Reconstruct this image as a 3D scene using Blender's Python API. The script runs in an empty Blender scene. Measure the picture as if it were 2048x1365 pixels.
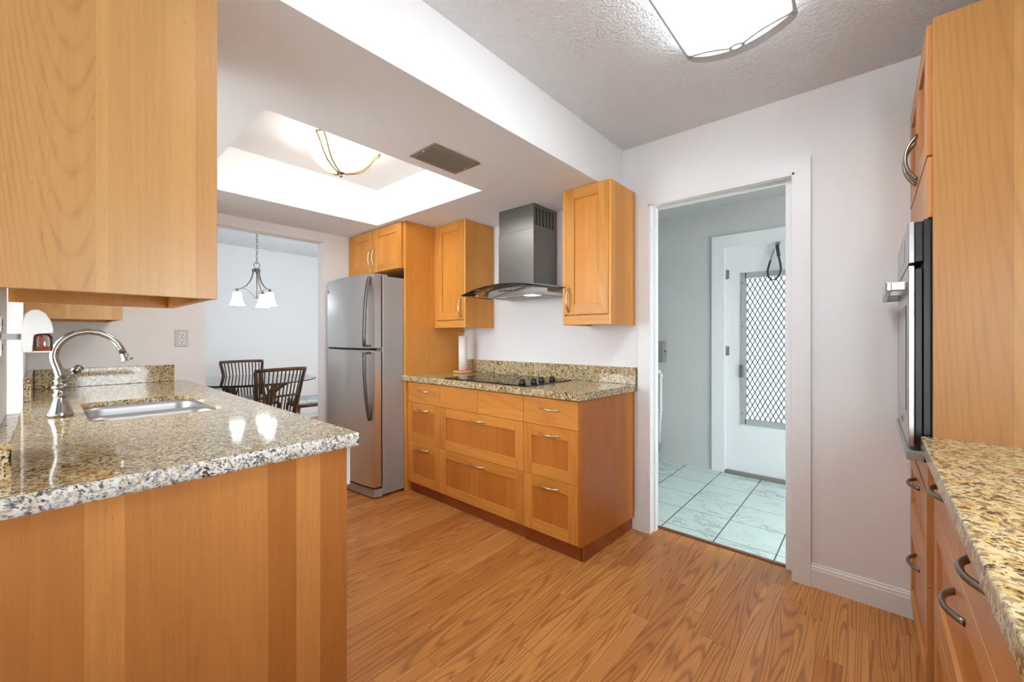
import bpy, bmesh, math, random
from mathutils import Vector, Matrix
C = bpy.context.scene.collection
random.seed(7)
PI = math.pi

# ------------------------------------------------------------------ camera, world, lights, exposure
sc = bpy.context.scene
cam_data = bpy.data.cameras.new('camera'); cam = bpy.data.objects.new('camera', cam_data); C.objects.link(cam)
cam.location = (0, 0, 1.223); cam.rotation_euler = (PI/2, 0, math.radians(41.25))
cam_data.sensor_width = 36; cam_data.lens = 36*820/2048
cam_data.shift_y = -7.5/2048; cam_data.clip_start = 0.02
sc.camera = cam
sc.view_settings.view_transform = 'Standard'; sc.view_settings.look = 'None'
sc.view_settings.exposure = 2.08; sc.view_settings.gamma = 1.0
sc.view_settings.use_curve_mapping = False
world = bpy.data.worlds.new('daylight'); sc.world = world; world.use_nodes = True
bg = world.node_tree.nodes['Background']
bg.inputs[0].default_value = (0.89, 0.96, 1.01, 1); bg.inputs[1].default_value = 5.0
E_FLUOR, E_BOWL, E_SHADE = 2.7, 3.4, 1.9      # emission of the lamps' diffusers

# ------------------------------------------------------------------ node helpers
def lin(r, g, b):
    f = lambda c: (c/255/12.92) if c/255 <= .04045 else ((c/255+.055)/1.055)**2.4
    return (f(r), f(g), f(b), 1)

class NT:
    def __init__(s, name):
        s.m = bpy.data.materials.new(name); s.m.use_nodes = True
        s.t = s.m.node_tree; s.t.nodes.clear()
        s.out = s.t.nodes.new('ShaderNodeOutputMaterial')
    def n(s, typ, ins=None, **attrs):
        nd = s.t.nodes.new('ShaderNode'+typ)
        for k, v in attrs.items(): setattr(nd, k, v)
        for k, v in (ins or {}).items(): s.set(nd.inputs[k], v)
        return nd
    def set(s, sock, v):
        if isinstance(v, bpy.types.NodeSocket): s.t.links.new(v, sock)
        elif isinstance(v, bpy.types.Node): s.t.links.new(v.outputs[0], sock)
        else: sock.default_value = v
    def math(s, op, a, b=None, c=None):
        nd = s.t.nodes.new('ShaderNodeMath'); nd.operation = op
        s.set(nd.inputs[0], a)
        if b is not None: s.set(nd.inputs[1], b)
        if c is not None: s.set(nd.inputs[2], c)
        return nd.outputs[0]
    def mix(s, f, a, b, blend='MIX'):
        nd = s.t.nodes.new('ShaderNodeMix'); nd.data_type = 'RGBA'; nd.blend_type = blend
        s.set(nd.inputs['Factor'], f); s.set(nd.inputs[6], a); s.set(nd.inputs[7], b)
        return nd.outputs[2]
    def ramp(s, f, stops, interp='LINEAR'):
        nd = s.t.nodes.new('ShaderNodeValToRGB'); cr = nd.color_ramp; cr.interpolation = interp
        while len(cr.elements) < len(stops): cr.elements.new(0.5)
        for e, (p, c) in zip(cr.elements, stops):
            e.position = p; e.color = c if len(c) == 4 else (*c, 1)
        s.set(nd.inputs[0], f); return nd.outputs[0]
    def xyz(s, x, y, z):
        nd = s.t.nodes.new('ShaderNodeCombineXYZ')
        for i, v in enumerate((x, y, z)): s.set(nd.inputs[i], v)
        return nd.outputs[0]
    def noise(s, vec, scale=1, detail=2, rough=.5, dist=0, out=0):
        nd = s.t.nodes.new('ShaderNodeTexNoise')
        s.set(nd.inputs['Vector'], vec); nd.inputs['Scale'].default_value = scale
        nd.inputs['Detail'].default_value = detail; nd.inputs['Roughness'].default_value = rough
        nd.inputs['Distortion'].default_value = dist
        return nd.outputs[out]
    def obj(s):
        return s.n('TexCoord').outputs['Object']
    def sep(s, v):
        nd = s.n('SeparateXYZ', {0: v}); return nd.outputs[0], nd.outputs[1], nd.outputs[2]
    def bump(s, h, strength=.2, dist=.01):
        return s.n('Bump', {'Height': h, 'Strength': strength, 'Distance': dist}).outputs[0]
    def pbr(s, col, rough=.5, metal=0, normal=None, **kw):
        b = s.n('BsdfPrincipled')
        s.set(b.inputs['Base Color'], col); s.set(b.inputs['Roughness'], rough); s.set(b.inputs['Metallic'], metal)
        if normal is not None: s.set(b.inputs['Normal'], normal)
        for k, v in kw.items(): s.set(b.inputs[k.replace('_', ' ')], v)
        s.t.links.new(b.outputs[0], s.out.inputs[0]); return s.m

def plain(name, col, rough=.5, metal=0, **kw):
    t = NT(name); return t.pbr(col, rough, metal, **kw)

def painted(name, col, rough=.55, amp=.03, scale=3, bump=.03, bscale=120):
    t = NT(name); o = t.obj()
    f = t.noise(o, scale, 3)
    c = t.mix(f, col, tuple(v*(1-amp*2) for v in col[:3])+(1,))
    return t.pbr(c, rough, normal=t.bump(t.noise(o, bscale, 2), bump, .003))

def wood(name, along='Z', light=(214,160,98), dark=(188,126,68), stave=8.0, staves=None, rough=.34, cath=.35, tone=1.0, sheen=.35, flame=None):
    """beech veneer: glued staves of differing tone, soft flames, fine flecks"""
    t = NT(name); x, y, z = t.sep(t.obj())
    rnd = t.n('ObjectInfo').outputs['Random']
    if along == 'Z': ac, v = t.math('ADD', x, y), z
    elif along == 'X': ac, v = t.math('ADD', z, y), x
    else: ac, v = t.math('ADD', z, x), y
    if staves is None:
        w = t.math('ADD', t.math('MULTIPLY', ac, stave), t.math('MULTIPLY', rnd, 61.0))
        vo = t.n('TexVoronoi', {'W': w, 'Scale': 1.0}, voronoi_dimensions='1D')
        r = t.sep(vo.outputs['Color'])[0]
    else:
        axis, lo, hi, st = staves
        f = t.math('DIVIDE', t.math('SUBTRACT', {'x': x, 'y': y}[axis], lo), hi-lo)
        r = t.sep(t.ramp(f, [((p-lo)/(hi-lo), (q, q, q, 1)) for p, q in st], 'CONSTANT'))[0]
    off = t.math('MULTIPLY', t.math('ADD', r, rnd), 23.0)
    big = t.noise(t.xyz(t.math('MULTIPLY', ac, 6.0), t.math('MULTIPLY', v, .75), off), 1, 1.5, .45)
    ring = t.math('SINE', t.math('MULTIPLY', big, 62.0))
    ring = t.math('MULTIPLY_ADD', ring, .5, .5)
    if flame:      # nested cathedral arches in one stave: (axis, centre, limit, curvature, spacing)
        ax, c0, lim, K, sp = flame
        co = {'x': x, 'y': y}[ax]; dy = t.math('SUBTRACT', co, c0)
        ph = t.math('SUBTRACT', z, t.math('MULTIPLY', t.math('MULTIPLY', dy, dy), K))
        ph = t.math('ADD', t.math('MULTIPLY', ph, 2*PI/sp), t.math('MULTIPLY', t.noise(t.xyz(t.math('MULTIPLY', ac, 9.0), t.math('MULTIPLY', v, 3.0), off), 1, 2), 5.0))
        fl_ = t.math('POWER', t.math('MULTIPLY_ADD', t.math('SINE', ph), .5, .5), 3.0)
        ring = t.math('ADD', t.math('MULTIPLY', ring, .45), t.math('MULTIPLY', t.math('MULTIPLY', fl_, .8), t.math('LESS_THAN', co, lim)))
    fine = t.noise(t.xyz(t.math('MULTIPLY', ac, 130.0), t.math('MULTIPLY', v, 3.0), off), 1, 3, .6)
    fleck = t.noise(t.xyz(t.math('MULTIPLY', ac, 420.0), t.math('MULTIPLY', v, 42.0), off), 1, 1, .5)
    la = tuple(c*tone for c in lin(*light)[:3])+(1,); da = tuple(c*tone for c in lin(*dark)[:3])+(1,)
    col = t.mix(r, da, la)
    drk = tuple(c*.80 for c in la[:3])+(1,)
    col = t.mix(t.math('MULTIPLY', t.math('POWER', ring, 2.2), cath), col, t.mix(.6, col, tuple(c*.55 for c in da[:3])+(1,)))
    col = t.mix(t.math('MULTIPLY', t.math('SUBTRACT', fine, .42), .55), col, tuple(c*.5 for c in da[:3])+(1,))
    col = t.mix(t.ramp(fleck, [(.24, (.30, .30, .30)), (.31, (0, 0, 0))]), col, tuple(c*.45 for c in da[:3])+(1,))
    return t.pbr(col, rough, normal=t.bump(fine, .04, .002), Specular_IOR_Level=sheen)

def plank_floor(name, w=.080, L=.80):
    """oak strip laminate, boards running along Y"""
    t = NT(name); x, y, z = t.sep(t.obj())
    row = t.math('FLOOR', t.math('DIVIDE', x, w))
    rr = t.n('TexWhiteNoise', {'W': row}, noise_dimensions='1D').outputs['Value']
    yy = t.math('ADD', t.math('DIVIDE', y, L), t.math('MULTIPLY', rr, 7.3))
    seg = t.math('FLOOR', yy)
    wn = t.n('TexWhiteNoise', {'Vector': t.xyz(row, seg, 3.0)}, noise_dimensions='3D')
    r = wn.outputs['Value']
    off = t.math('MULTIPLY', r, 90.0)
    big = t.noise(t.xyz(t.math('MULTIPLY_ADD', x, 12.0, off), t.math('MULTIPLY', y, .62), off), 1, .6, .5)
    pore = t.noise(t.xyz(t.math('MULTIPLY', x, 260.0), t.math('MULTIPLY', y, 7.0), off), 1, 3, .65)
    soft = t.noise(t.xyz(t.math('MULTIPLY', x, 30.0), t.math('MULTIPLY', y, 1.3), off), 1, 2, .5)
    ring = t.math('MULTIPLY_ADD', t.math('SINE', t.math('MULTIPLY_ADD', soft, 5.0, t.math('MULTIPLY', big, 120.0))), .5, .5)
    col = t.ramp(r, [(0, lin(200,131,68)), (.35, lin(218,149,80)), (.7, lin(228,163,92)), (1, lin(210,143,75))])
    col = t.mix(t.math('MULTIPLY', soft, .35), col, lin(160,96,48))
    lines = t.math('MULTIPLY', t.math('POWER', ring, 3.0), t.math('MULTIPLY_ADD', pore, 1.1, .0))
    col = t.mix(t.math('MULTIPLY', lines, .95), col, lin(120,66,30))
    col = t.mix(t.ramp(pore, [(.30, (.45,.45,.45)), (.45, (0,0,0))]), col, lin(136,80,40))
    fx = t.math('FRACT', t.math('DIVIDE', x, w)); fy = t.math('FRACT', yy)
    ex = t.math('MINIMUM', fx, t.math('SUBTRACT', 1.0, fx)); ey = t.math('MULTIPLY', t.math('MINIMUM', fy, t.math('SUBTRACT', 1.0, fy)), L/w)
    e = t.math('MINIMUM', ex, ey)
    col = t.mix(t.ramp(e, [(.0, (.75,.75,.75)), (.013, (0,0,0))]), col, lin(96,54,26))
    return t.pbr(col, t.math('MULTIPLY_ADD', pore, .12, .30), normal=t.bump(t.math('SUBTRACT', 1.0, lines), .05, .002), Specular_IOR_Level=.4)

def granite(name, rough=.07, k=1.0, cols=((176,142,92),(204,180,132),(216,202,166),(200,190,168)), bump=0.0):
    t = NT(name); o = t.obj()
    o2 = t.n('VectorMath', {0: o, 1: t.n('VectorMath', {0: t.noise(o, 14, 2, out=1), 3: .05}, operation='SCALE').outputs[0]}, operation='ADD').outputs[0]
    a = t.noise(o2, 72*k, 4, .62); b = t.noise(o2, 135*k, 4, .68); c = t.noise(o2, 42*k, 3, .6)
    d = t.noise(o2, 17, 2, .5)
    col = t.ramp(c, [(p, lin(*q)) for p, q in zip((.30, .44, .55, .70), cols)])
    col = t.mix(t.ramp(a, [(.54, (0,0,0)), (.66, (.85,.85,.85))]), col, lin(150,112,74))
    blk = t.ramp(b, [(.445, (1,1,1)), (.485, (0,0,0))])
    msk = t.ramp(d, [(.36, (1,1,1)), (.62, (.55,.55,.55))])
    col = t.mix(t.math('MULTIPLY', t.sep(blk)[0], t.sep(msk)[0]), col, lin(40,36,34))
    blk2 = t.ramp(a, [(.36, (1,1,1)), (.41, (0,0,0))])
    col = t.mix(t.math('MULTIPLY', t.sep(blk2)[0], .85), col, lin(48,42,40))
    nrm = t.bump(a, bump, .006) if bump else None
    return t.pbr(col, rough, normal=nrm, Specular_IOR_Level=.5)

def steel(name, col=(.55,.55,.54,1), rough=.27, brush='Z', amt=.12):
    t = NT(name); x, y, z = t.sep(t.obj())
    k = {'Z': (220, 220, 2), 'X': (2, 220, 220), 'Y': (220, 2, 220)}[brush]
    f = t.noise(t.xyz(t.math('MULTIPLY', x, k[0]), t.math('MULTIPLY', y, k[1]), t.math('MULTIPLY', z, k[2])), 1, 2)
    return t.pbr(col, t.math('MULTIPLY_ADD', f, amt, rough-amt*.5), 1.0, normal=t.bump(f, .015, .001))

def glass(name, tint=(.9,.95,.95,1), opac=.12, rough=.02):
    """thin pane: clear with a little tint and fresnel reflection"""
    t = NT(name)
    tr = t.n('BsdfTransparent', {0: tint}); gl = t.n('BsdfGlossy', {0: (1,1,1,1), 'Roughness': rough})
    fr = t.n('Fresnel', {'IOR': 1.5})
    m = t.n('MixShader', {0: t.math('ADD', fr.outputs[0], opac*.2), 1: tr.outputs[0], 2: gl.outputs[0]})
    t.t.links.new(m.outputs[0], t.out.inputs[0]); return t.m

def glow(name, col, strength):
    t = NT(name); e = t.n('Emission', {0: col, 1: strength})
    t.t.links.new(e.outputs[0], t.out.inputs[0]); return t.m

def marble_tile(name, s=.31, ox=-1.02, oy=2.70):
    t = NT(name); x, y, z = t.sep(t.obj())
    tx = t.math('DIVIDE', t.math('SUBTRACT', x, ox), s); ty = t.math('DIVIDE', t.math('SUBTRACT', y, oy), s)
    wn = t.n('TexWhiteNoise', {'Vector': t.xyz(t.math('FLOOR', tx), t.math('FLOOR', ty), 1.0)}, noise_dimensions='3D').outputs['Value']
    off = t.math('MULTIPLY', wn, 31.0)
    v = t.noise(t.xyz(t.math('ADD', x, off), t.math('MULTIPLY', y, 1.3), off), 3.6, 5, .55, 1.6)
    vein = t.ramp(t.math('ABSOLUTE', t.math('SUBTRACT', v, .5)), [(0, (.55,.55,.55)), (.022, (.12,.12,.12)), (.06, (0,0,0))])
    m2 = t.noise(t.xyz(t.math('ADD', x, off), y, off), 2.0, 2)
    col = t.mix(t.math('MULTIPLY', t.sep(vein)[0], t.ramp(m2, [(.40, (0,0,0)), (.60, (1,1,1))])), lin(214,232,226), lin(112,132,122))
    fx = t.math('FRACT', tx); fy = t.math('FRACT', ty)
    ex = t.math('MINIMUM', fx, t.math('SUBTRACT', 1.0, fx)); ey = t.math('MULTIPLY', t.math('MINIMUM', fy, t.math('SUBTRACT', 1.0, fy)), 1.7)
    g = t.ramp(t.math('MINIMUM', ex, ey), [(.008, (1,1,1)), (.014, (0,0,0))])
    col = t.mix(g, col, lin(70,88,84))
    return t.pbr(col, .16)

M = dict(
    wall=painted('wall_paint', lin(238,239,240), .6, .01),
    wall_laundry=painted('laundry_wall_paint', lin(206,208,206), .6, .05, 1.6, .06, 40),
    trim=painted('trim_paint', lin(236,238,239), .35, .01),
    soffit=painted('soffit_cooled', lin(231,238,244), .65, .01),  # colour cooled to cancel the floor's warm bounce light on down-facing surfaces
    woodv=wood('beech_vertical', 'Z', (224,160,80), (202,136,60)),
    woodh=wood('beech_horizontal', 'X', (222,158,78), (204,138,64), 5),
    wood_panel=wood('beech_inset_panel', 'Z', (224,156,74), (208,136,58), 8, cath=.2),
    wood_panel_low=wood('beech_drawer_inset_shaded', 'Z', (206,132,60), (192,114,48), 12, cath=.2),  # darker inset: stain, plus the shade on the low fronts mixed into the colour
    wood_low=wood('beech_drawer_stile', 'Z', (226,156,76), (208,134,60)), wood_lowh=wood('beech_drawer_rail', 'X', (226,156,76), (208,136,60), 5),
    wood_panelh=wood('beech_cover_panel', 'Z', (236,170,86), (220,148,66), 7, cath=.15),
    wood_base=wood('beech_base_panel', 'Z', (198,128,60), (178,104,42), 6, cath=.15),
    wood_end=wood('peninsula_veneer', 'Z', (206,144,80), (162,97,42),
        staves=('y', -.06, .66, [(-.06,.40),(-.019,.48),(.055,.95),(.117,.58),(.403,.20),(.475,.75),(.544,.25)]), cath=.12),
    wood_up=wood('end_panel_veneer', 'Z', (198,154,94), (176,126,72),
        staves=('y', -.363, .017, [(-.363,.55),(-.213,.95),(-.195,.60),(-.098,.72),(-.045,.25)]), cath=.34, flame=('y', -.248, -.213, 70.0, .085)),
    wood_oven=wood('oven_panel_veneer', 'Z', (200,152,92), (180,128,72), 6, cath=.30, flame=('x', -.10, 9.0, 60.0, .30)),
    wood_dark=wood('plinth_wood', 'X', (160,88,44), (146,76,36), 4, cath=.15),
    wood_right=wood('right_run_beech', 'Z', (212,152,96), (200,136,80), 5, cath=.1),
    wood_righth=wood('right_run_rail_beech', 'Y', (212,152,96), (200,136,80), 5, cath=.1),
    wood_maple=wood('turned_wood', 'X', (216,164,98), (196,138,74), 4, cath=.3),
    chip=painted('chipboard', lin(150,112,78), .8, .25, 220, .2, 300),
    floor=plank_floor('oak_laminate'),
    granite=granite('granite_polished', .07, .9),
    granite_edge=granite('granite_chiselled_edge_lit', .35, .9, ((186,176,156),(212,210,198),(226,226,220),(196,200,200)), .6),  # chiselled edge, its colours whitened to carry the cooler light on it
    granite_right=granite('granite_polished_right', .12, .62, ((176,142,90),(204,178,120),(214,196,150),(194,180,150))),
    tile=marble_tile('marble_tile'),
    steel=steel('brushed_steel', (.50,.50,.50,1), .30, 'X'),
    steel_fridge=steel('fridge_steel', (.74,.74,.74,1), .38, 'X'),
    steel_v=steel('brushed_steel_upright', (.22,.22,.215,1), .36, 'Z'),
    steel_sink=steel('sink_steel', (.46,.46,.46,1), .38, 'X', .05),
    steel_side=plain('grey_painted_steel', lin(172,174,174), .38, .25),
    nickel=steel('brushed_nickel', (.34,.33,.30,1), .22, 'Z', .05),
    champagne=steel('champagne_nickel', (.66,.58,.47,1), .28, 'Z', .05),
    pewter=steel('dark_pewter_metal', (.26,.23,.20,1), .34, 'Z', .05),
    bronze=plain('light_bronze', lin(190,166,116), .35, .7),
    black_glass=plain('black_ceramic_glass', (.004,.004,.005,1), .03),
    black=plain('black_plastic', (.012,.012,.013,1), .35),
    rubber=plain('dark_grey_gasket', (.03,.03,.03,1), .6),
    white_plastic=plain('white_plastic', lin(236,236,234), .35),
    grey_plastic=plain('grey_plastic', lin(176,178,178), .4),
    dishwasher=plain('dishwasher_front', lin(150,153,156), .32, .5),
    dishwasher_top=plain('dishwasher_controls', lin(206,209,212), .35),
    vent=plain('vent_grey_metal', lin(138,134,126), .5, .3),
    dark=plain('dark_cavity', (.006,.006,.006,1), .9),
    paper=painted('paper_towel', lin(244,242,240), .9, .02, 30, .3, 200),
    amber=plain('amber_liquid', lin(214,88,34), .12, Transmission_Weight=.35, IOR=1.35),
    rattan=wood('dark_rattan', 'Z', (104,70,46), (66,42,28), 22, cath=.3, rough=.45),
    rattan_pale=wood('pale_rattan', 'Z', (150,126,90), (104,82,56), 22, cath=.3, rough=.5),
    cord=plain('cotton_tie', lin(226,212,190), .9),
    meter=plain('grey_enamel', lin(150,152,148), .45, .2),
    chain=plain('dark_metal', (.06,.065,.065,1), .4, .7),
    leash=plain('dark_webbing', lin(60,72,76), .8),
    thresh=plain('brown_threshold', lin(122,82,56), .45),
    glass=glass('clear_glass', (.97,.99,.99,1)),
    daylight_pane=glass('daylight_pane', (.73,.73,.73,1)),
    frosted=glass('obscure_glass', (.265,.285,.29,1)),
    hood_glass=glass('smoked_glass', (.90,.87,.83,1), .0),
    hood_edge=plain('glass_edge_dark', lin(52,54,52), .2),
    table_glass=glass('table_glass', (.62,.80,.90,1), .6),
    table_edge=plain('table_glass_edge', lin(30,52,64), .15),
    bottle=glass('clear_plastic', (.92,.90,.88,1), .3),
    fluor=glow('fluorescent_diffuser', (.95,.99,1.03,1), E_FLUOR),
    bowl=glow('lit_bowl_glass', (1,.97,.92,1), E_BOWL),
    shade=glow('lit_shade_glass', (.95,.99,1,1), E_SHADE),
    hoodlamp=glow('hood_lamp', (1,.98,.94,1), 5.0),
)
def cushion_mat():
    t = NT('seat_cushion_print'); o = t.obj()
    a = t.noise(o, 42, 3, .6, 1.5); b = t.noise(o, 18, 2)
    c = t.ramp(a, [(.40, lin(116,128,124)), (.48, lin(196,206,200)), (.58, lin(214,218,210)), (.64, lin(150,146,130))])
    return t.pbr(t.mix(t.math('MULTIPLY', b, .3), c, lin(186,200,204)), .85)
M['cushion'] = cushion_mat()
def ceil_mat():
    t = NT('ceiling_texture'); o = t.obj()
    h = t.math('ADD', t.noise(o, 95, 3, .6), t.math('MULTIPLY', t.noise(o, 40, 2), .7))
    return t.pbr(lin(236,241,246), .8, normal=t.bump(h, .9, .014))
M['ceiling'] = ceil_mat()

# ------------------------------------------------------------------ geometry helpers
class B:
    """collects shapes in world coordinates and links them as ONE mesh object"""
    def __init__(s): s.bm = bmesh.new(); s.mi = 0
    def _new(s, f0):
        for f in list(s.bm.faces)[f0:]: f.material_index = s.mi
    def mat(s, i): s.mi = i; return s
    def box(s, x0, x1, y0, y1, z0, z1, bev=0.0):
        f0 = len(s.bm.faces)
        x0, x1 = sorted((x0, x1)); y0, y1 = sorted((y0, y1)); z0, z1 = sorted((z0, z1))
        v = [s.bm.verts.new(p) for p in ((x0,y0,z0),(x1,y0,z0),(x1,y1,z0),(x0,y1,z0),(x0,y0,z1),(x1,y0,z1),(x1,y1,z1),(x0,y1,z1))]
        fs = [s.bm.faces.new([v[i] for i in q]) for q in ((3,2,1,0),(4,5,6,7),(0,1,5,4),(1,2,6,5),(2,3,7,6),(3,0,4,7))]
        for f in fs: f.material_index = s.mi
        if bev > 0:
            ed = list({e for f in fs for e in f.edges})
            r = bmesh.ops.bevel(s.bm, geom=ed, offset=bev, segments=2, profile=.5, affect='EDGES', material=-1)
            for f in r['faces']: f.material_index = s.mi
        return s
    def hexa(s, pts):
        v = [s.bm.verts.new(p) for p in pts]
        for q in ((3,2,1,0),(4,5,6,7),(0,1,5,4),(1,2,6,5),(2,3,7,6),(3,0,4,7)):
            s.bm.faces.new([v[i] for i in q]).material_index = s.mi
        return s
    def tube(s, pts, r, seg=10, closed=False, r2=None, up=None, smooth=True):
        P = [Vector(p) for p in pts]; n = len(P)
        R = r if isinstance(r, (list, tuple)) else [r]*n
        R2 = R if r2 is None else (r2 if isinstance(r2, (list, tuple)) else [r2]*n)
        rings = []; prev = None
        for i in range(n):
            if closed: d = P[(i+1) % n]-P[i-1]
            else: d = P[min(i+1, n-1)]-P[max(i-1, 0)]
            d.normalize()
            if up is not None: a = Vector(up)
            elif prev is not None: a = prev
            else: a = Vector((0,0,1)) if abs(d.z) < .9 else Vector((1,0,0))
            a = a-d*a.dot(d)
            if a.length < 1e-6: a = d.orthogonal()
            a.normalize(); prev = a; b = d.cross(a)
            rings.append([s.bm.verts.new(P[i]+a*math.cos(2*PI*k/seg)*R[i]+b*math.sin(2*PI*k/seg)*R2[i]) for k in range(seg)])
        m = n if closed else n-1
        for i in range(m):
            A, Bq = rings[i], rings[(i+1) % n]
            for k in range(seg):
                f = s.bm.faces.new((A[k], A[(k+1) % seg], Bq[(k+1) % seg], Bq[k])); f.material_index = s.mi; f.smooth = smooth
        if not closed:
            s.bm.faces.new(list(reversed(rings[0]))).material_index = s.mi
            s.bm.faces.new(rings[-1]).material_index = s.mi
        return s
    def cyl(s, p0, p1, r, seg=16, r1=None):
        return s.tube([p0, p1], [r, r if r1 is None else r1], seg)
    def lathe(s, prof, c, seg=24, axis='Z', cap=True):
        """prof: (radius, height) pairs along the axis through c"""
        c = Vector(c)
        def pt(r, h, a):
            u, w = r*math.cos(a), r*math.sin(a)
            return c+Vector({'Z': (u, w, h), 'Y': (u, h, w), 'X': (h, u, w)}[axis])
        rings = []
        for r, h in prof:
            if r < 1e-6: rings.append([s.bm.verts.new(pt(0, h, 0))])
            else: rings.append([s.bm.verts.new(pt(r, h, 2*PI*k/seg)) for k in range(seg)])
        for A, Q in zip(rings, rings[1:]):
            for k in range(seg):
                a0, a1 = A[k % len(A)], A[(k+1) % len(A)]; b0, b1 = Q[k % len(Q)], Q[(k+1) % len(Q)]
                vs = []
                for v in (a0, a1, b1, b0):
                    if v not in vs: vs.append(v)
                if len(vs) > 2:
                    f = s.bm.faces.new(vs); f.material_index = s.mi; f.smooth = True
        if cap:
            for A in (rings[0], rings[-1]):
                if len(A) > 2: s.bm.faces.new(A).material_index = s.mi
        return s
    def prism(s, poly, axis, a0, a1, smooth=False):
        """poly of 2D points swept along an axis: Z (x,y), Y (x,z), X (y,z)"""
        def pt(p, a): return {'Z': (p[0], p[1], a), 'Y': (p[0], a, p[1]), 'X': (a, p[0], p[1])}[axis]
        A = [s.bm.verts.new(pt(p, a0)) for p in poly]; Q = [s.bm.verts.new(pt(p, a1)) for p in poly]
        n = len(poly)
        for k in range(n):
            f = s.bm.faces.new((A[k], A[(k+1) % n], Q[(k+1) % n], Q[k])); f.material_index = s.mi; f.smooth = smooth
        s.bm.faces.new(list(reversed(A))).material_index = s.mi
        s.bm.faces.new(Q).material_index = s.mi
        return s
    def slab_hole(s, outer, holes, z0, z1):
        top = []; bot = []
        for loop in [outer]+holes:
            top.append([s.bm.verts.new((p[0], p[1], z1)) for p in loop])
            bot.append([s.bm.verts.new((p[0], p[1], z0)) for p in loop])
        for side in (top, bot):
            ed = []
            for L in side:
                for k in range(len(L)): ed.append(s.bm.edges.new((L[k], L[(k+1) % len(L)])))
            r = bmesh.ops.triangle_fill(s.bm, use_beauty=True, use_dissolve=False, edges=ed)
            for f in r['geom']:
                if isinstance(f, bmesh.types.BMFace): f.material_index = s.mi
        for A, Q in zip(top, bot):
            n = len(A)
            for k in range(n): s.bm.faces.new((A[k], A[(k+1) % n], Q[(k+1) % n], Q[k])).material_index = s.mi
        return s
    def build(s, name, mats, parent=None, solid=0):
        bmesh.ops.recalc_face_normals(s.bm, faces=s.bm.faces)
        me = bpy.data.meshes.new(name); 
        off = Vector((0,0,0)); p = parent
        while p is not None: off += p.location; p = p.parent
        for v in s.bm.verts: v.co -= off
        s.bm.to_mesh(me); s.bm.free()
        for m in (mats if isinstance(mats, (list, tuple)) else [mats]): me.materials.append(M[m] if isinstance(m, str) else m)
        o = bpy.data.objects.new(name, me); C.objects.link(o)
        if parent is not None: o.parent = parent
        if solid:
            md = o.modifiers.new('thickness', 'SOLIDIFY'); md.thickness = solid; md.offset = 1
        return o

def thing(name, label, cat, loc=(0,0,0), group=None):
    o = bpy.data.objects.new(name, None); o.empty_display_size = .05; C.objects.link(o)
    o.location = loc; return tag(o, label, cat, group)
def tag(o, label, cat=None, group=None):
    o['label'] = label
    if cat: o['category'] = cat
    if group: o['group'] = group
    return o
def one(b, name, mats, label, cat, group=None, solid=0): return tag(b.build(name, mats, None, solid), label, cat, group)
def struct(b, name, mats): 
    o = b.build(name, mats); o['kind'] = 'structure'; return o
def rrect(x0, x1, y0, y1, r, n=6):
    out = []
    for cx, cy, a0 in ((x1-r, y1-r, 0), (x0+r, y1-r, 90), (x0+r, y0+r, 180), (x1-r, y0+r, 270)):
        for k in range(n+1):
            a = math.radians(a0+90*k/n); out.append((cx+r*math.cos(a), cy+r*math.sin(a)))
    return out
def bow(parent, c, ax, out, L=.14, d=.026, r=.0046, mat='champagne', label=None, r2=None):
    """bow handle: arc standing off a face at c, running along ax, bulging along out"""
    c, ax, out = Vector(c), Vector(ax), Vector(out); pts = []; rad = []; n = 18
    for i in range(n+1):
        t = -1+2*i/n
        pts.append(c+ax*(L/2*t)+out*(d*(1-abs(t)**2.3)-.001)); rad.append(r*(1.0+.25*t*t))
    b = B(); b.tube(pts, rad, 10, r2=[q*(r2 or 1.0) for q in rad])
    o = b.build('handle', mat, parent)
    o['label'] = label or 'brushed nickel bow handle'
    return o

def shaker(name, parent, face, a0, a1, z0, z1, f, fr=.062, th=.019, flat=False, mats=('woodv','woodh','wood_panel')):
    """door or drawer front. face 'y': front plane y=f seen from -Y; face 'x': front plane x=f seen from -X (a = y)"""
    b = B(); g = .0012
    a0 += g; a1 -= g; z0 += g; z1 -= g
    def bx(u0, u1, w0, w1, d0, d1, bev=.0012):
        if face == 'y': b.box(u0, u1, f+d0, f+d1, w0, w1, bev)
        else: b.box(f+d0, f+d1, u0, u1, w0, w1, bev)
    if flat:
        b.mat(0 if (z1-z0) > (a1-a0) else 1); bx(a0, a1, z0, z1, 0, th, .0018)
    else:
        fz = min(fr, (z1-z0)*.32)
        b.mat(0); bx(a0, a0+fr, z0, z1, 0, th); bx(a1-fr, a1, z0, z1, 0, th)
        b.mat(1); bx(a0+fr+.0002, a1-fr-.0002, z0, z0+fz, 0, th); bx(a0+fr+.0002, a1-fr-.0002, z1-fz, z1, 0, th)
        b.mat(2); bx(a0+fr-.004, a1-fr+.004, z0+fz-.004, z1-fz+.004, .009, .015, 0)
    return b.build(name, mats, parent)

# ------------------------------------------------------------------ the setting
YW = 2.491      # range wall
XL = -3.65      # wall with the opening to the dining room
YB = -0.065     # sink wall
ZC, ZS = 2.44, 2.148
b = B(); b.box(-6.6, 3.0, -3.0, 2.60, -.06, 0); b.box(-6.6, -3.77, 2.60, 3.6, -.06, 0)
struct(b, 'floor', 'floor')
b = B(); b.box(-2.3, 2.0, 2.613, 4.3, -.06, .004)
struct(b, 'floor_laundry', 'tile')
b = B(); b.box(-1.05, -.28, 2.592, 2.618, -.01, .009, .003); struct(b, 'trim_threshold', 'thresh')
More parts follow.
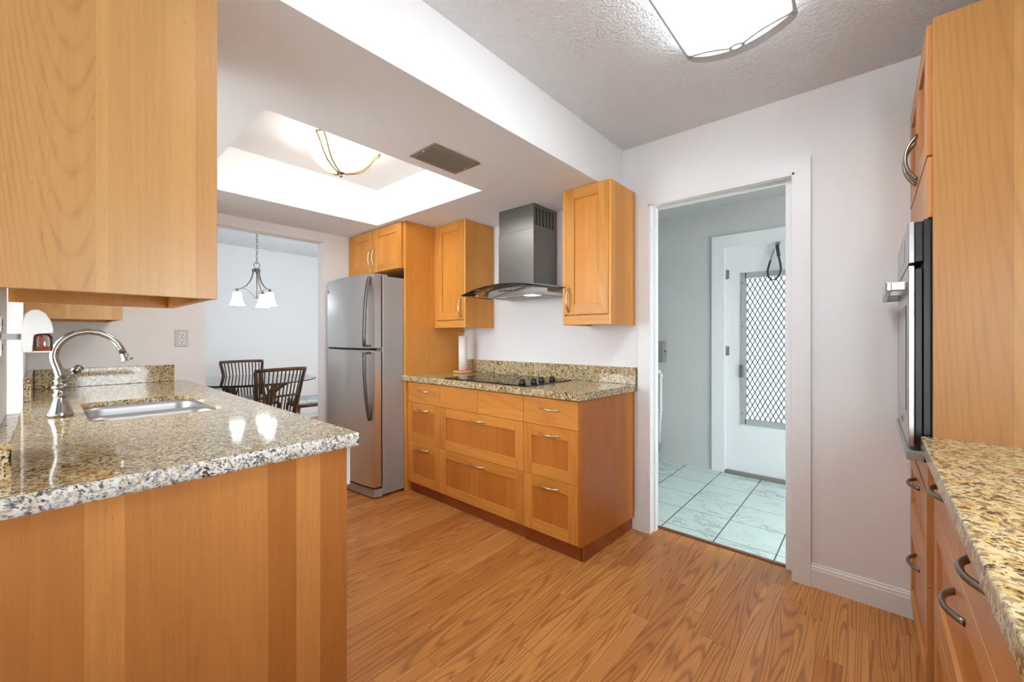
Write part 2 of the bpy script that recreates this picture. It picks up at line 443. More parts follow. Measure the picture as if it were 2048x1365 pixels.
# range wall with doorway
DX0, DX1, DH = -1.045, -0.29, 2.05
b = B(); b.box(-3.77, DX0, YW, YW+.115, 0, ZC); b.box(DX1, .9, YW, YW+.02, 0, ZC); b.box(DX1+.0, .9, YW+.095, YW+.115, 0, ZC)
b.box(DX0, DX1, YW, YW+.115, DH+.01, ZC)
struct(b, 'wall_range', 'wall')
# left wall with opening
b = B(); b.box(XL-.12, XL, YB-.12, .774, 0, ZC); b.box(XL-.12, XL, 1.632, YW, 0, ZC); b.box(XL-.12, XL, .774, 1.632, 2.066, ZC)
struct(b, 'wall_left', 'wall')
# sink wall with window recess
WX0, WX1 = -2.93, -1.70
b = B(); b.box(XL, WX0, YB-.17, YB, 0, ZC); b.box(WX1, -1.0, YB-.17, YB, 0, ZC); b.box(WX0, WX1, YB-.17, YB, 0, .882); b.box(WX0, WX1, YB-.17, YB, 2.03, ZC)
struct(b, 'wall_sink', 'wall')
b = B()
b.box(WX0, WX0+.05, YB-.165, YB-.12, .92, 2.03, .003); b.box(WX1-.05, WX1, YB-.165, YB-.12, .92, 2.03, .003)
b.box(WX0, WX1, YB-.165, YB-.12, .92, .97, .003); b.box(WX0, WX1, YB-.165, YB-.12, 1.98, 2.03, .003); b.box(WX0, WX1, YB-.165, YB-.12, 1.46, 1.50, .003)
w = struct(b, 'window_1', 'trim')
b = B(); b.box(WX0+.05, WX1-.05, YB-.146, YB-.142, .97, 1.98); b.build('pane', 'daylight_pane', w)
RY0, RY1 = .30, 1.00      # unseen opening over the right counter, added to bring in fill light
b = B(); b.box(.76, .86, .2, RY0, 0, ZC); b.box(.76, .86, RY1, YW, 0, ZC); b.box(.76, .86, RY0, RY1, 0, 1.00); b.box(.76, .86, RY0, RY1, 1.65, ZC); struct(b, 'wall_right', 'wall')
# room behind the camera, with an open hole added to let fill daylight in
b = B(); b.box(-1.0, .5, -2.6, -2.5, 0, ZC); b.box(1.05, 3.0, -2.6, -2.5, 0, ZC); b.box(.5, 1.05, -2.6, -2.5, 1.9, ZC); b.box(.5, 1.05, -2.6, -2.5, 0, .9)
struct(b, 'wall_back', 'wall')
b = B(); b.box(-1.1, -1.0, -2.6, YB-.17, 0, ZC); struct(b, 'wall_back_side', 'wall')
b = B(); b.box(2.9, 3.0, -2.5, .2, 0, ZC); b.box(.86, 2.9, .18, .28, 0, ZC); struct(b, 'wall_right_side', 'wall')
# ceilings
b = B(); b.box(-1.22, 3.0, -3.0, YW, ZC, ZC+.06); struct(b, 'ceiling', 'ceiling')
b = B(); b.box(XL-.12, -1.22, -.3, YW+.1, ZC, ZC+.06); struct(b, 'ceiling_tray', 'wall')
b = B()
TX0, TX1, TY0, TY1 = -3.075, -1.846, .59, 1.817
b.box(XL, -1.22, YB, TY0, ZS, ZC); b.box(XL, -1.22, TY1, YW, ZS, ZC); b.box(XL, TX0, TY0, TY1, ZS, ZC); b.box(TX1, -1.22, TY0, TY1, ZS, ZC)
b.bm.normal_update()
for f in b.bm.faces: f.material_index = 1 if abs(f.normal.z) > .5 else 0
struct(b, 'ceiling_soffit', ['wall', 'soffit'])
# dining room shell; unseen side openings added to daylight it
b = B(); b.box(-6.60, -6.46, -.9, 3.6, 0, ZC+.02); struct(b, 'wall_dining', 'wall')
b = B(); b.box(-6.46, -3.77, 3.3, 3.42, 0, ZC+.02); b.box(-6.46, -5.1, -1.0, -.9, 0, ZC+.02); b.box(-4.85, -3.77, -1.0, -.9, 0, ZC+.02); b.box(-5.1, -4.85, -1.0, -.9, 1.7, ZC+.02); b.box(-5.1, -4.85, -1.0, -.9, 0, 1.0); b.box(-3.77, -3.65, -1.0, YB-.1, 0, ZC+.02); b.box(-3.77, -3.65, 2.6061, 2.66, 0, ZC+.02); b.box(-3.77, -3.65, 3.26, 3.42, 0, ZC+.02); b.box(-3.77, -3.65, 2.66, 3.26, 0, .7); b.box(-3.77, -3.65, 2.66, 3.26, 2.2, ZC+.02)
struct(b, 'wall_dining_side', 'wall')
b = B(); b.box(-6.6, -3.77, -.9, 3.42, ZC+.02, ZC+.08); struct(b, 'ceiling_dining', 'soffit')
b = B(); b.box(-6.46, -6.445, -.9, 3.3, 0, .09, .003); struct(b, 'baseboard_dining', 'trim')
# laundry shell; unseen gap added in its right wall to let light in
YF = 4.062
EX0, EX1, EH = -.985, -.08, 2.02      # exterior door leaf
b = B(); b.box(-2.3, EX0-.012, YF, YF+.1, 0, 2.42); b.box(EX1+.012, 1.0, YF, YF+.1, 0, 2.42); b.box(EX0-.012, EX1+.012, YF, YF+.1, EH+.012, 2.42)
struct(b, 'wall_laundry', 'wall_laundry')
b = B(); b.box(-2.4, -2.3, 2.6, 4.16, 0, 2.42); b.box(1.0, 1.1, 2.6, 2.75, 0, 2.42); b.box(1.0, 1.1, 3.05, 4.16, 0, 2.42); b.box(1.0, 1.1, 2.75, 3.05, 2.0, 2.42); struct(b, 'wall_laundry_side', 'wall_laundry')
b = B(); b.box(-2.4, 1.0, 2.606, 4.16, 2.405, 2.46); struct(b, 'ceiling_laundry', 'wall_laundry')

# door casings
def casing(name, x0, x1, h, y, w, th, mat='trim', floor=0.0):
    b = B()
    def side(xo, xi):
        b.hexa([(xo,y-th,floor),(xi,y-th,floor),(xi,y,floor),(xo,y,floor),(xo,y-th,h+w),(xi,y-th,h),(xi,y,h),(xo,y,h+w)])
    side(x0-w, x0); side(x1+w, x1)
    b.hexa([(x0-w,y-th,h+w),(x0,y-th,h),(x0,y,h),(x0-w,y,h+w),(x1+w,y-th,h+w),(x1,y-th,h),(x1,y,h),(x1+w,y,h+w)])
    return struct(b, name, mat)
casing('trim_1', DX0, DX1, DH, YW, .066, .018)
b = B()   # jamb lining, split for the sliding door on the right and at the head
b.box(DX0-.004, DX0+.012, YW-.016, YW+.115, 0, DH, .001); b.box(DX0+.012, DX0+.026, YW+.04, YW+.075, 0, DH-.012, .002)
b.box(DX0, DX1, YW-.016, YW+.028, DH-.012, DH+.004, .001); b.box(DX0, DX1, YW+.088, YW+.115, DH-.012, DH+.004, .001)
b.box(DX1-.012, DX1+.004, YW-.016, YW+.028, 0, DH, .001); b.box(DX1-.012, DX1+.004, YW+.088, YW+.115, 0, DH, .001)
b.box(DX0, DX1+.08, YW+.028, YW+.088, DH+.004, DH+.02)
struct(b, 'trim_2', 'trim')
b = B(); b.box(DX1-.045, .40, YW+.040, YW+.075, .022, DH+.002, .002)
d = struct(b, 'door_2', 'trim')
b = B(); b.box(DX0+.0255, DX0+.0285, YW+.048, YW+.068, .98, 1.06, .001); b.build('strike_plate', 'white_plastic', d)
casing('trim_3', EX0-.012, EX1+.012, EH+.012, YF, .108, .02)
b = B(); b.box(EX0-.012, EX0-.001, YF, YF+.06, 0, EH+.012); b.box(EX1+.001, EX1+.012, YF, YF+.06, 0, EH+.012); b.box(EX0, EX1, YF+.0, YF+.06, EH+.001, EH+.012)
struct(b, 'trim_4', 'trim')
b = B(); b.box(EX0-.01, EX1+.01, YF-.03, YF+.08, .004, .03, .004); struct(b, 'trim_sill', 'vent')
# kitchen baseboards
def base(name, x0, x1):
    b = B(); y = YW
    b.prism([(y,0),(y-.013,0),(y-.013,.085),(y-.010,.092),(y-.010,.100),(y-.006,.104),(y-.005,.112),(y,.114)], 'X', x0, x1)
    return struct(b, name, 'trim')
base('baseboard_right', DX1+.066, .757); base('baseboard_left', -1.170, DX0-.066)

# exterior door with glazed panel and diamond security grille
d1 = bpy.data.objects.new('door_1', None); C.objects.link(d1); d1.location = (EX0, YF, .03); d1['kind'] = 'structure'
GX0, GX1, GZ0, GZ1 = -.838, -.24, .50, 1.755
yd0, yd1 = YF+.012, YF+.052
b = B(); b.box(EX0, GX0, yd0, yd1, .032, EH); b.box(GX1, EX1, yd0, yd1, .032, EH); b.box(GX0, GX1, yd0, yd1, .032, GZ0); b.box(GX0, GX1, yd0, yd1, GZ1, EH)
b.build('leaf', 'trim', d1)
b = B(); fw = .035
for x0, x1, z0, z1 in ((GX0-.028, GX0+.012, GZ0-.045, GZ1+.035), (GX1-.012, GX1+.028, GZ0-.045, GZ1+.035), (GX0, GX1, GZ0-.045, GZ0+.004), (GX0, GX1, GZ1-.012, GZ1+.035)):
    b.box(x0, x1, yd0-.014, yd0+.002, z0, z1, .002)
f = b.build('window_frame', 'grey_plastic', d1)
b = B()
for k in range(4): b.cyl((GX0-.018, yd0-.0165, GZ0+.05+k*(GZ1-GZ0-.1)/3), (GX0-.018, yd0-.013, GZ0+.05+k*(GZ1-GZ0-.1)/3), .005, 8)
b.build('screw', 'chain', f)
b = B(); b.box(GX0, GX1, yd0+.018, yd0+.022, GZ0, GZ1); b.build('pane', 'frosted', d1)
b = B(); pw, ph = .0385, .075; yy = yd0-.004
W_, H_ = GX1-GX0, GZ1-GZ0
def clip(x0, z0, s):
    # line z = z0 + s*(x-x0) clipped to the opening
    pts = []
    for x in (GX0, GX1):
        z = z0+s*(x-x0)
        if GZ0 <= z <= GZ1: pts.append((x, z))
    for z in (GZ0, GZ1):
        x = x0+(z-z0)/s
        if GX0 < x < GX1: pts.append((x, z))
    pts.sort(); return (pts[0], pts[-1]) if len(pts) >= 2 else None
sl = ph/pw; n = int(H_/ph)+int(W_/pw)+3
for sgn in (1, -1):
    for k in range(n):
        z0 = GZ0+(k-(int(W_/pw)+1 if sgn > 0 else 0))*ph+.02
        r = clip(GX0, z0, sl*sgn)
        if r and (r[0][0]-r[1][0])**2+(r[0][1]-r[1][1])**2 > 1e-4:
            b.tube([(r[0][0], yy+.002*sgn, r[0][1]), (r[1][0], yy+.002*sgn, r[1][1])], .0032, 6)
b.build('security_grille', plain('grille_metal', lin(38,58,72), .6), d1)
for z in (1.79, 1.10):
    b = B(); b.cyl((EX0-.004, yd0-.006, z-.045), (EX0-.004, yd0-.006, z+.045), .007, 10); b.box(EX0, EX0+.02, yd0-.002, yd0+.001, z-.04, z+.04)
    b.build('hinge', 'vent', d1)
b = B(); b.box(GX0-.040, GX0-.012, yd0-.028, yd0-.012, .87, .98, .005); b.build('latch', plain('pitted_metal', lin(120,124,124), .5, .6), d1)

# ------------------------------------------------------------------ range wall: base units
YD = 1.905; CT = .922; CTH = .042          # drawer face plane, counter top height and thickness
ROWS = (.085, .412, .712, .872)
HL = 'brushed nickel bow handle'
def drawer(parent, x0, x1, z0, z1, flat=False, handle=True, L=.135, name='drawer'):
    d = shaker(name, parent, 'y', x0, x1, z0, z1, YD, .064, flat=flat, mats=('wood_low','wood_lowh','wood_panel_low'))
    if handle:
        hz = (z0+z1)/2+.018 if flat else z1-.048
        bow(d, ((x0+x1)/2, YD, hz), (1,0,0), (0,-1,0), L, .027)
    return d
def carcass(x0, x1, y0, y1, z0, z1, parent, name='carcass', mat='wood_panelh', front=None):
    b = B(); t = .018
    b.box(x0, x0+t, y0, y1, z0, z1); b.box(x1-t, x1, y0, y1, z0, z1); b.box(x0+t, x1-t, y0, y1, z0, z0+t); b.box(x0+t, x1-t, y0, y1, z1-t, z1)
    b.box(x0+t, x1-t, y1-.008, y1, z0+t, z1-t)
    return b.build(name, mat, parent)
X0, X1, X2, X3 = -2.775, -2.372, -1.580, -1.194
GU = 'drawer units under the cooktop counter'
u = thing('drawer_unit', 'narrow beech three-drawer base unit beside the refrigerator', 'cabinet', (X0, YD, 0), GU)
carcass(X0, X1, YD+.020, YW-.002, .085, .878, u)
drawer(u, X0+.004, X1, ROWS[2], ROWS[3], True); drawer(u, X0+.004, X1, ROWS[1], ROWS[2]); drawer(u, X0+.004, X1, ROWS[0], ROWS[1])
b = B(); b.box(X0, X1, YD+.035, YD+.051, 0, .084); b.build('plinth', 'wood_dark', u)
u = thing('drawer_unit', 'wide beech base unit of two deep drawers below the black cooktop', 'cabinet', (X1, YD, 0), GU)
carcass(X1, X2, YD+.020, YW-.002, .085, .878, u)
xm = (X1+X2)/2
for a, c in ((X1, xm), (xm, X2)): drawer(u, a, c, ROWS[2], ROWS[3], True, False, name='false_front')
drawer(u, X1, X2, ROWS[1], ROWS[2]); drawer(u, X1, X2, ROWS[0], ROWS[1])
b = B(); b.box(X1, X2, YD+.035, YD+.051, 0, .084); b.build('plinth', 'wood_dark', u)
u = thing('drawer_unit', 'beech three-drawer base unit with the finished end panel beside the doorway', 'cabinet', (X2, YD, 0), GU)
carcass(X2, X3-.002, YD+.020, YW-.002, .085, .878, u)
drawer(u, X2, X3, ROWS[2], ROWS[3], True); drawer(u, X2, X3, ROWS[1], ROWS[2]); drawer(u, X2, X3, ROWS[0], ROWS[1])
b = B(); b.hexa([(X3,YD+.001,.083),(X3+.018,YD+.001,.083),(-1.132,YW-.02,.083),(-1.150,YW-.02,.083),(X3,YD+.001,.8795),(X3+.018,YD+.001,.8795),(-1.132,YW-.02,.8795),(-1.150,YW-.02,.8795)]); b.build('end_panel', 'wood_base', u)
b = B(); b.box(X2, X3+.010, YD+.022, YD+.038, 0, .084); b.hexa([(X3+.006,YD+.022,0),(X3+.022,YD+.022,0),(-1.150,YW-.018,0),(-1.166,YW-.018,0),(X3+.006,YD+.022,.081),(X3+.022,YD+.022,.081),(-1.150,YW-.018,.081),(-1.166,YW-.018,.081)]); b.build('plinth', 'wood_dark', u)

def chisel(b, x0, x1, y0, y1, z0, z1, sides, mi=1, amp=.0022, step=.012):
    """counter slab whose exposed edges are slightly rough"""
    b.mat(0).box(x0, x1, y0, y1, z0, z1, .0)
b = B(); z0, z1 = CT-CTH, CT
b.prism([(-2.802,1.872),(-1.176,1.872),(-1.167,1.881),(-1.122,YW-.001),(-2.7765,YW-.001),(-2.7765,1.8855),(-2.802,1.8855)], 'Z', z0, z1)
r = [e for e in b.bm.edges if abs(e.verts[0].co.z-e.verts[1].co.z) < 1e-6]; bmesh.ops.bevel(b.bm, geom=r, offset=.004, segments=2, profile=.5, affect='EDGES')
one(b, 'countertop', 'granite', 'speckled granite countertop carrying the black cooktop', 'countertop')
b = B(); b.box(X0+.006, -1.121, YW-.031, YW-.001, CT+.0005, 1.030, .002)
one(b, 'backsplash', 'granite', 'low granite backsplash behind the black cooktop', 'backsplash')

# cooktop
ck = thing('cooktop', 'black glass electric cooktop with four knobs set in the granite', 'cooktop', (-1.96, 2.16, CT))
b = B(); b.box(-2.345, -1.565, 1.925, 2.41, CT+.0005, CT+.0065, .002); b.build('glass_plate', 'black_glass', ck)
ring = plain('burner_ring_print', (.035,.035,.036,1), .15)
for cx, cy, r in ((-2.17, 2.05, .105), (-2.17, 2.29, .075), (-1.87, 2.05, .08), (-1.87, 2.29, .10)):
    b = B(); b.lathe([(r-.003, 0), (r-.003, .0004), (r, .0004), (r, 0)], (cx, cy, CT+.0066), 40, cap=False); b.build('burner_ring', ring, ck)
for kx, ky in ((-1.655, 1.985), (-1.625, 2.065), (-1.655, 2.185), (-1.625, 2.265)):
    b = B(); b.lathe([(0,0),(.021,0),(.0225,.004),(.019,.010),(.017,.024),(.0155,.027),(0,.027)], (kx, ky, CT+.0066), 24)
    b.box(kx-.0035, kx+.0035, ky-.0175, ky+.0175, CT+.030, CT+.0375, .001)
    b.build('knob', 'black', ck)

# paper towel on its stand
px, py = -2.60, 2.335
t = thing('paper_towel_holder', 'round wooden paper towel holder at the back of the cooktop counter', 'paper towel holder', (px, py, CT))
b = B(); b.lathe([(0,.0005),(.078,.0005),(.083,.006),(.083,.016),(.079,.022),(0,.022)], (px, py, CT), 36); b.build('base', 'wood_maple', t)
b = B(); b.cyl((px, py, CT+.021), (px, py, CT+.345), .008, 12); b.build('rod', 'wood_maple', t)
b = B(); b.lathe([(0,.345),(.016,.347),(.018,.352),(.012,.357),(.010,.362),(.014,.366),(.013,.372),(0,.375)], (px, py, CT), 16); b.build('finial', 'nickel', t)
b = B(); b.lathe([(.0195,.0235),(.036,.0235),(.0365,.16),(.036,.312),(.0195,.312),(.0195,.0235)], (px, py, CT), 28, cap=False)
one(b, 'paper_towel_roll', 'paper', 'slim white paper towel roll on the wooden holder', 'paper towel')

# ------------------------------------------------------------------ range wall: tall panel and wall cabinets


def wall_door(parent, x0, x1, z0, z1, f, hx, hz, L=.15, fr=.066):
    d = shaker('door', parent, 'y', x0, x1, z0, z1, f, fr)
    bow(d, (hx, f, hz), (0,0,1), (0,-1,0), L, .030, .0052)
    return d
GW = 'beech wall cabinets of the range wall'
u = thing('wall_cabinet', 'two-door beech cabinet above the refrigerator with a tall floor-length side panel', 'cabinet', (-3.64, 1.86, 1.775), GW)
b = B(); b.box(-2.797, -2.777, 1.886, YW-.001, 0, ZS-.002, .001); b.build('side_panel', 'wood_panelh', u)
carcass(XL+.004, -2.799, 1.881, YW-.002, 1.775, ZS-.003, u)
xa, xb, xc = XL+.006, -3.222, -2.799
wall_door(u, xa, xb, 1.775, ZS-.006, 1.86, xb-.032, 1.905, .16, .07); wall_door(u, xb, xc, 1.775, ZS-.006, 1.86, xb+.032, 1.905, .16, .07)

def upper(label, x0, x1, side, hside):
    f = 2.164; z0, zd = 1.300, 1.362; zt = ZS-.002
    u = thing('wall_cabinet', label, 'cabinet', (x0, f, z0), GW)
    b = B(); t = .018
    b.box(x0, x0+t, f+.021, YW-.002, z0+.058, zt); b.box(x1-t, x1, f+.021, YW-.002, z0+.058, zt)
    b.box(x0+t, x1-t, f+.021, YW-.002, z0+.058, z0+.076); b.box(x0+t, x1-t, f+.021, YW-.002, zt-t, zt); b.box(x0+t, x1-t, YW-.010, YW-.002, z0+.076, zt-t)
    b.build('carcass', 'wood_panelh', u)
    wall_door(u, x0, x1, zd, zt, f, (x0+.03 if hside < 0 else x1-.03), 1.455)
    b = B(); b.mat(0).box(x0, x1, f+.003, f+.021, z0, zd-.006, .001); b.build('light_rail', 'woodh', u)
    b = B(); b.box(x1+.0003, x1+.017, f+.002, YW-.002, z0-.001, zt, .001)
    if side: b.box(x0-.017, x0-.0003, f+.002, YW-.002, z0-.001, zt, .001)
    b.build('cover_panel', 'wood_panelh', u)
    return u
u = upper('narrow beech wall cabinet between the tall panel and the range hood', -2.733, -2.402, False, 1)
b = B(); b.box(-2.776, -2.735, 2.170, 2.188, 1.30, ZS-.002); b.build('filler_strip', 'woodv', u)
upper('single-door beech wall cabinet right of the range hood beside the doorway', -1.455, -1.152, True, -1)

# ------------------------------------------------------------------ range hood
hc = -1.905
h = thing('range_hood', 'stainless chimney range hood with curved smoked glass canopy', 'range hood', (hc, 2.3, 1.515))
def arc(x): return 1.590-.052*((x-hc)/.457)**2
b = B(); b.box(hc-.162, hc+.162, 2.212, YW-.002, 1.585, ZS-.001, .002)
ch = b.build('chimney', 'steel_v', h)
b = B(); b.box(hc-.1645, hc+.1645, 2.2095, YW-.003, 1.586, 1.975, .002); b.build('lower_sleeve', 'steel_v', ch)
b = B()
for k in range(6):
    for j in range(9):
        y = 2.232+k*.038; z = 2.120-j*.0135
        b.box(hc+.1612, hc+.1625, y, y+.024, z-.0085, z, 0)
b.build('vent_slots', 'dark', ch)
b = B(); xs = [hc-.29+.58*k/24 for k in range(25)]
pts = [(x, arc(x)-.007) for x in xs]+[(hc+.29, 1.528), (hc+.24, 1.514), (hc-.24, 1.514), (hc-.29, 1.528)]
def yfront(x): return 2.105+.13*((x-hc)/.457)**2 
A = [b.bm.verts.new((x, 2.125+.18*((x-hc)/.457)**2, z)) for x, z in pts]; Q = [b.bm.verts.new((x, YW-.003, z)) for x, z in pts]
for k in range(len(pts)): b.bm.faces.new((A[k], A[(k+1) % len(pts)], Q[(k+1) % len(pts)], Q[k]))
b.bm.faces.new(list(reversed(A))); b.bm.faces.new(Q)
body = b.build('canopy_body', 'steel', h)
b = B()   # glass canopy, arched and bowed at the front
xs = [hc-.452+.904*k/36 for k in range(37)]
yf = [2.045+.045*((x-hc)/.452)**2 for x in xs]
rows = []
for side in (0, 1):
    rows.append([[b.bm.verts.new((x, y, arc(x)-.0065+side*.006)) for x, y in ((x, yf[i]), (x, 2.40))] for i, x in enumerate(xs)])
lo, hi = rows
for i in range(36):
    for r in (lo, hi):
        f = b.bm.faces.new((r[i][0], r[i+1][0], r[i+1][1], r[i][1])); f.smooth = True
    f = b.bm.faces.new((lo[i][0], lo[i+1][0], hi[i+1][0], hi[i][0])); f.material_index = 1
    f = b.bm.faces.new((lo[i][1], lo[i+1][1], hi[i+1][1], hi[i][1])); f.material_index = 1
for i in (0, 36):
    f = b.bm.faces.new((lo[i][0], lo[i][1], hi[i][1], hi[i][0])); f.material_index = 1
b.build('glass_canopy', ['hood_glass', 'hood_edge'], h)
b = B()   # dark shadow-gap trim along the body front
xs2 = [hc-.29+.58*k/24 for k in range(25)]
b.tube([(x, 2.1245+.18*((x-hc)/.457)**2, arc(x)-.014) for x in xs2], .0045, 6); b.build('front_trim', 'hood_edge', body)
for k in range(5):
    x = hc-.075+k*.026; y = 2.124+.18*((x-hc)/.457)**2
    b = B(); b.cyl((x, y+.002, 1.549), (x, y-.003, 1.549), .006, 12); b.build('button', 'black', body)
for x0, x1 in ((hc-.225, hc-.004), (hc+.004, hc+.225)):
    b = B(); b.box(x0, x1, 2.235, 2.44, 1.508, 1.5145, .002)
    for k in range(9): b.box(x0+.012+k*.0225, x0+.022+k*.0225, 2.245, 2.43, 1.506, 1.509)
    b.build('grease_filter', 'steel', h)
for x, m_ in ((hc-.13, 'white_plastic'), (hc+.13, 'hoodlamp')):
    b = B(); b.box(x-.035, x+.035, 2.19, 2.222, 1.5105, 1.5145, .001); b.build('lamp', m_, h)
b = B()
for p in (((-.035,.014),(-.018,.004)), ((-.012,-.006),(0,-.010)), ((.002,-.008),(.014,.006)), ((.016,.0),(.034,.002)), ((.010,.012),(.020,.016))):
    b.tube([(hc-.055+p[0][0], 2.2090, 1.70+p[0][1]), (hc-.055+p[1][0], 2.2090, 1.70+p[1][1])], .0022, 5)
b.build('scuff_mark', 'vent', ch)

# ------------------------------------------------------------------ refrigerator
FX0, FX1 = -3.590, -2.800; FY = 1.622
fr = thing('refrigerator', 'stainless top-freezer refrigerator standing below the two-door cabinet', 'refrigerator', ((FX0+FX1)/2, 1.7, 0))
b = B(); b.box(FX0+.004, FX1-.002, 1.702, YW-.05, .02, 1.690, .004); b.build('cabinet', 'steel_side', fr)
def fdoor(name, z0, z1):
    pts = []; n = 24; xc = (FX0+FX1)/2; hw = (FX1-FX0)/2-.004
    for k in range(n+1):
        q = -1+2*k/n; pts.append((xc+q*hw, FY+.012-.040*(1-q*q)-.0*q))
    pts += [(xc+hw, 1.688), (xc-hw, 1.688)]
    b = B(); b.prism(pts, 'Z', z0, z1); 
    r = [e for e in b.bm.edges if abs(e.verts[0].co.z-e.verts[1].co.z) < 1e-6]
    bmesh.ops.bevel(b.bm, geom=r, offset=.004, segments=2, profile=.5, affect='EDGES')
    o = b.build(name, 'steel_fridge', fr)
    b = B(); b.box(FX0+.012, FX1-.014, 1.6885, 1.7015, z0+.01, z1-.01); b.build('gasket', 'rubber', o)
    return o
ud = fdoor('freezer_door', 1.140, 1.704); ld = fdoor('fridge_door', .088, 1.122)
def fy(x): 
    q = (x-(FX0+FX1)/2)/((FX1-FX0)/2); return FY+.012-.040*(1-q*q)
hx = FX1-.052
def fhandle(door, zs, ds, zfoot):
    b = B(); y0 = fy(hx); pts = [(hx, y0-d, z) for z, d in zip(zs, ds)]
    b.tube(pts, .0185, 12, r2=.011, up=(1,0,0))
    b.box(hx-.014, hx+.014, y0-.042, y0+.002, min(zfoot, zfoot), zfoot+.016, .003)
    o = b.build('handle', plain('handle_grey_metal', lin(104,104,102), .42, .8), door); o['label'] = 'long curved grey metal pull handle'
fhandle(ud, [1.680,1.655,1.60,1.52,1.42,1.32,1.22,1.152], [.006,.016,.027,.037,.044,.048,.050,.049], 1.150)
fhandle(ld, [1.112,1.05,.96,.86,.76,.68,.62,.595], [.049,.050,.048,.042,.033,.022,.013,.006], 1.096)
b = B(); pts = [(FX0+.006, fy(FX0)+.03), (FX0+.02, fy(FX0+.02)+.006)]+[(x, fy(x)+.010) for x in [FX0+.1+k*.1 for k in range(7)]]+[(FX1-.02, fy(FX1-.02)+.006), (FX1-.004, 1.70), (FX0+.006, 1.70)]
b.prism(pts, 'Z', .010, .070); b.build('base_grille', 'steel_side', fr)
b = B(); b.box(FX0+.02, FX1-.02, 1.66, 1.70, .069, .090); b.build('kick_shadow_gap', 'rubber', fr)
b = B(); b.box(FX1-.09, FX1-.03, 1.64, 1.76, 1.689, 1.708, .004); b.build('hinge_cover', 'steel_side', fr)
b = B(); b.box(FX0+.03, FX1-.09, 1.640, 1.700, 1.1235, 1.1385); b.build('door_gap_trim', 'rubber', fr)
def badge(parent, c, nrm, r):
    """round maker's badge: disc, ring and the two script letters"""
    c = Vector(c); nv = Vector(nrm); b = B(); b.cyl(c, c+nv*.002, r, 24); o = b.build('badge', 'grey_plastic', parent)
    cu = bpy.data.curves.new('badge_letters', 'FONT'); cu.body = 'GE'; cu.size = r*1.15; cu.align_x = 'CENTER'; cu.align_y = 'CENTER'; cu.extrude = .0004; cu.shear = .3
    tmp = bpy.data.objects.new('badge_letters', cu); C.objects.link(tmp)
    dg = bpy.context.evaluated_depsgraph_get(); me = bpy.data.meshes.new_from_object(tmp.evaluated_get(dg))
    C.objects.unlink(tmp); bpy.data.objects.remove(tmp)
    rot = Matrix.Rotation(PI/2, 4, 'X') if abs(nv.y) > .5 else Matrix.Rotation(-PI/2, 4, 'Z') @ Matrix.Rotation(PI/2, 4, 'X')
    off = Vector((0,0,0)); p = o.parent
    while p is not None: off += p.location; p = p.parent
    me.transform(Matrix.Translation(c+nv*.0025-off) @ rot)
    me.materials.append(M['chain']); l = bpy.data.objects.new('letters', me); C.objects.link(l); l.parent = o
badge(ud, (FX0+.055, fy(FX0+.055)-.0005, 1.615), (0,-1,0), .016)

# ------------------------------------------------------------------ sink side
SX = -1.222      # near end of the sink counter
SY = .655        # aisle edge
hx0, hx1, hy0, hy1 = -2.70, -2.055, .105, .512
b = B(); b.slab_hole([(XL+.001, YB+.001), (SX, YB+.001), (SX, SY), (XL+.001, SY)], [list(reversed(rrect(hx0, hx1, hy0, hy1, .055)))], CT-.022, CT)
b.box(SX-.05, SX, YB+.001, SY, CT-CTH, CT-.0221); b.box(XL+.001, SX-.0502, SY-.05, SY, CT-CTH, CT-.0221); b.box(XL+.001, SX-.0502, YB+.001, YB+.03, CT-CTH, CT-.0221)
rng = random.Random(3)
ct = one(b, 'countertop', ['granite'], 'speckled granite sink countertop with an undermount double bowl', 'countertop')
b = B()     # rough broken front edges of the slab, on the two exposed sides
def rough_strip(p0, p1, nrm, n):
    rows = []
    for i in range(n+1):
        t = i/n; bx = p0[0]+(p1[0]-p0[0])*t; by = p0[1]+(p1[1]-p0[1])*t
        col = []
        for j, (z, o) in enumerate(((CT-.0005,.0), (CT-.003,.0035), (CT-.012,.0045), (CT-.021,.0045), (CT-.031,.0040), (CT-.040,.0025), (CT-CTH,0))):
            jit = 0 if j in (0, 6) else rng.uniform(-.0016, .0016)
            col.append(b.bm.verts.new((bx+nrm[0]*(o+jit), by+nrm[1]*(o+jit), z+(0 if j in (0,6) else rng.uniform(-.001,.001)))))
        rows.append(col)
    for A, Q in zip(rows, rows[1:]):
        for j in range(6):
            b.bm.faces.new((A[j], A[j+1], Q[j+1], Q[j])).smooth = True
rough_strip((SX, YB+.001), (SX, SY), (1,0), 90); rough_strip((SX, SY), (XL+.001, SY), (0,1), 200)
b.build('chiselled_edge', 'granite_edge', ct)
b = B(); b.box(XL+.0005, XL+.028, YB+.026, .592, CT+.0005, 1.034, .002)
one(b, 'backsplash', 'granite', 'granite backsplash under the wall outlet at the far end of the sink counter', 'backsplash')
b = B(); b.box(XL+.0005, WX0-.02, YB+.0005, YB+.024, CT+.0005, 1.034, .002)
one(b, 'backsplash', 'granite', 'short granite backsplash on the sink wall beyond the window', 'backsplash')
b = B(); b.box(WX1+.02, SX, YB+.0005, YB+.024, CT+.0005, 1.024, .002)
one(b, 'backsplash', 'granite', 'granite backsplash on the near side of the window at the left picture edge', 'backsplash')

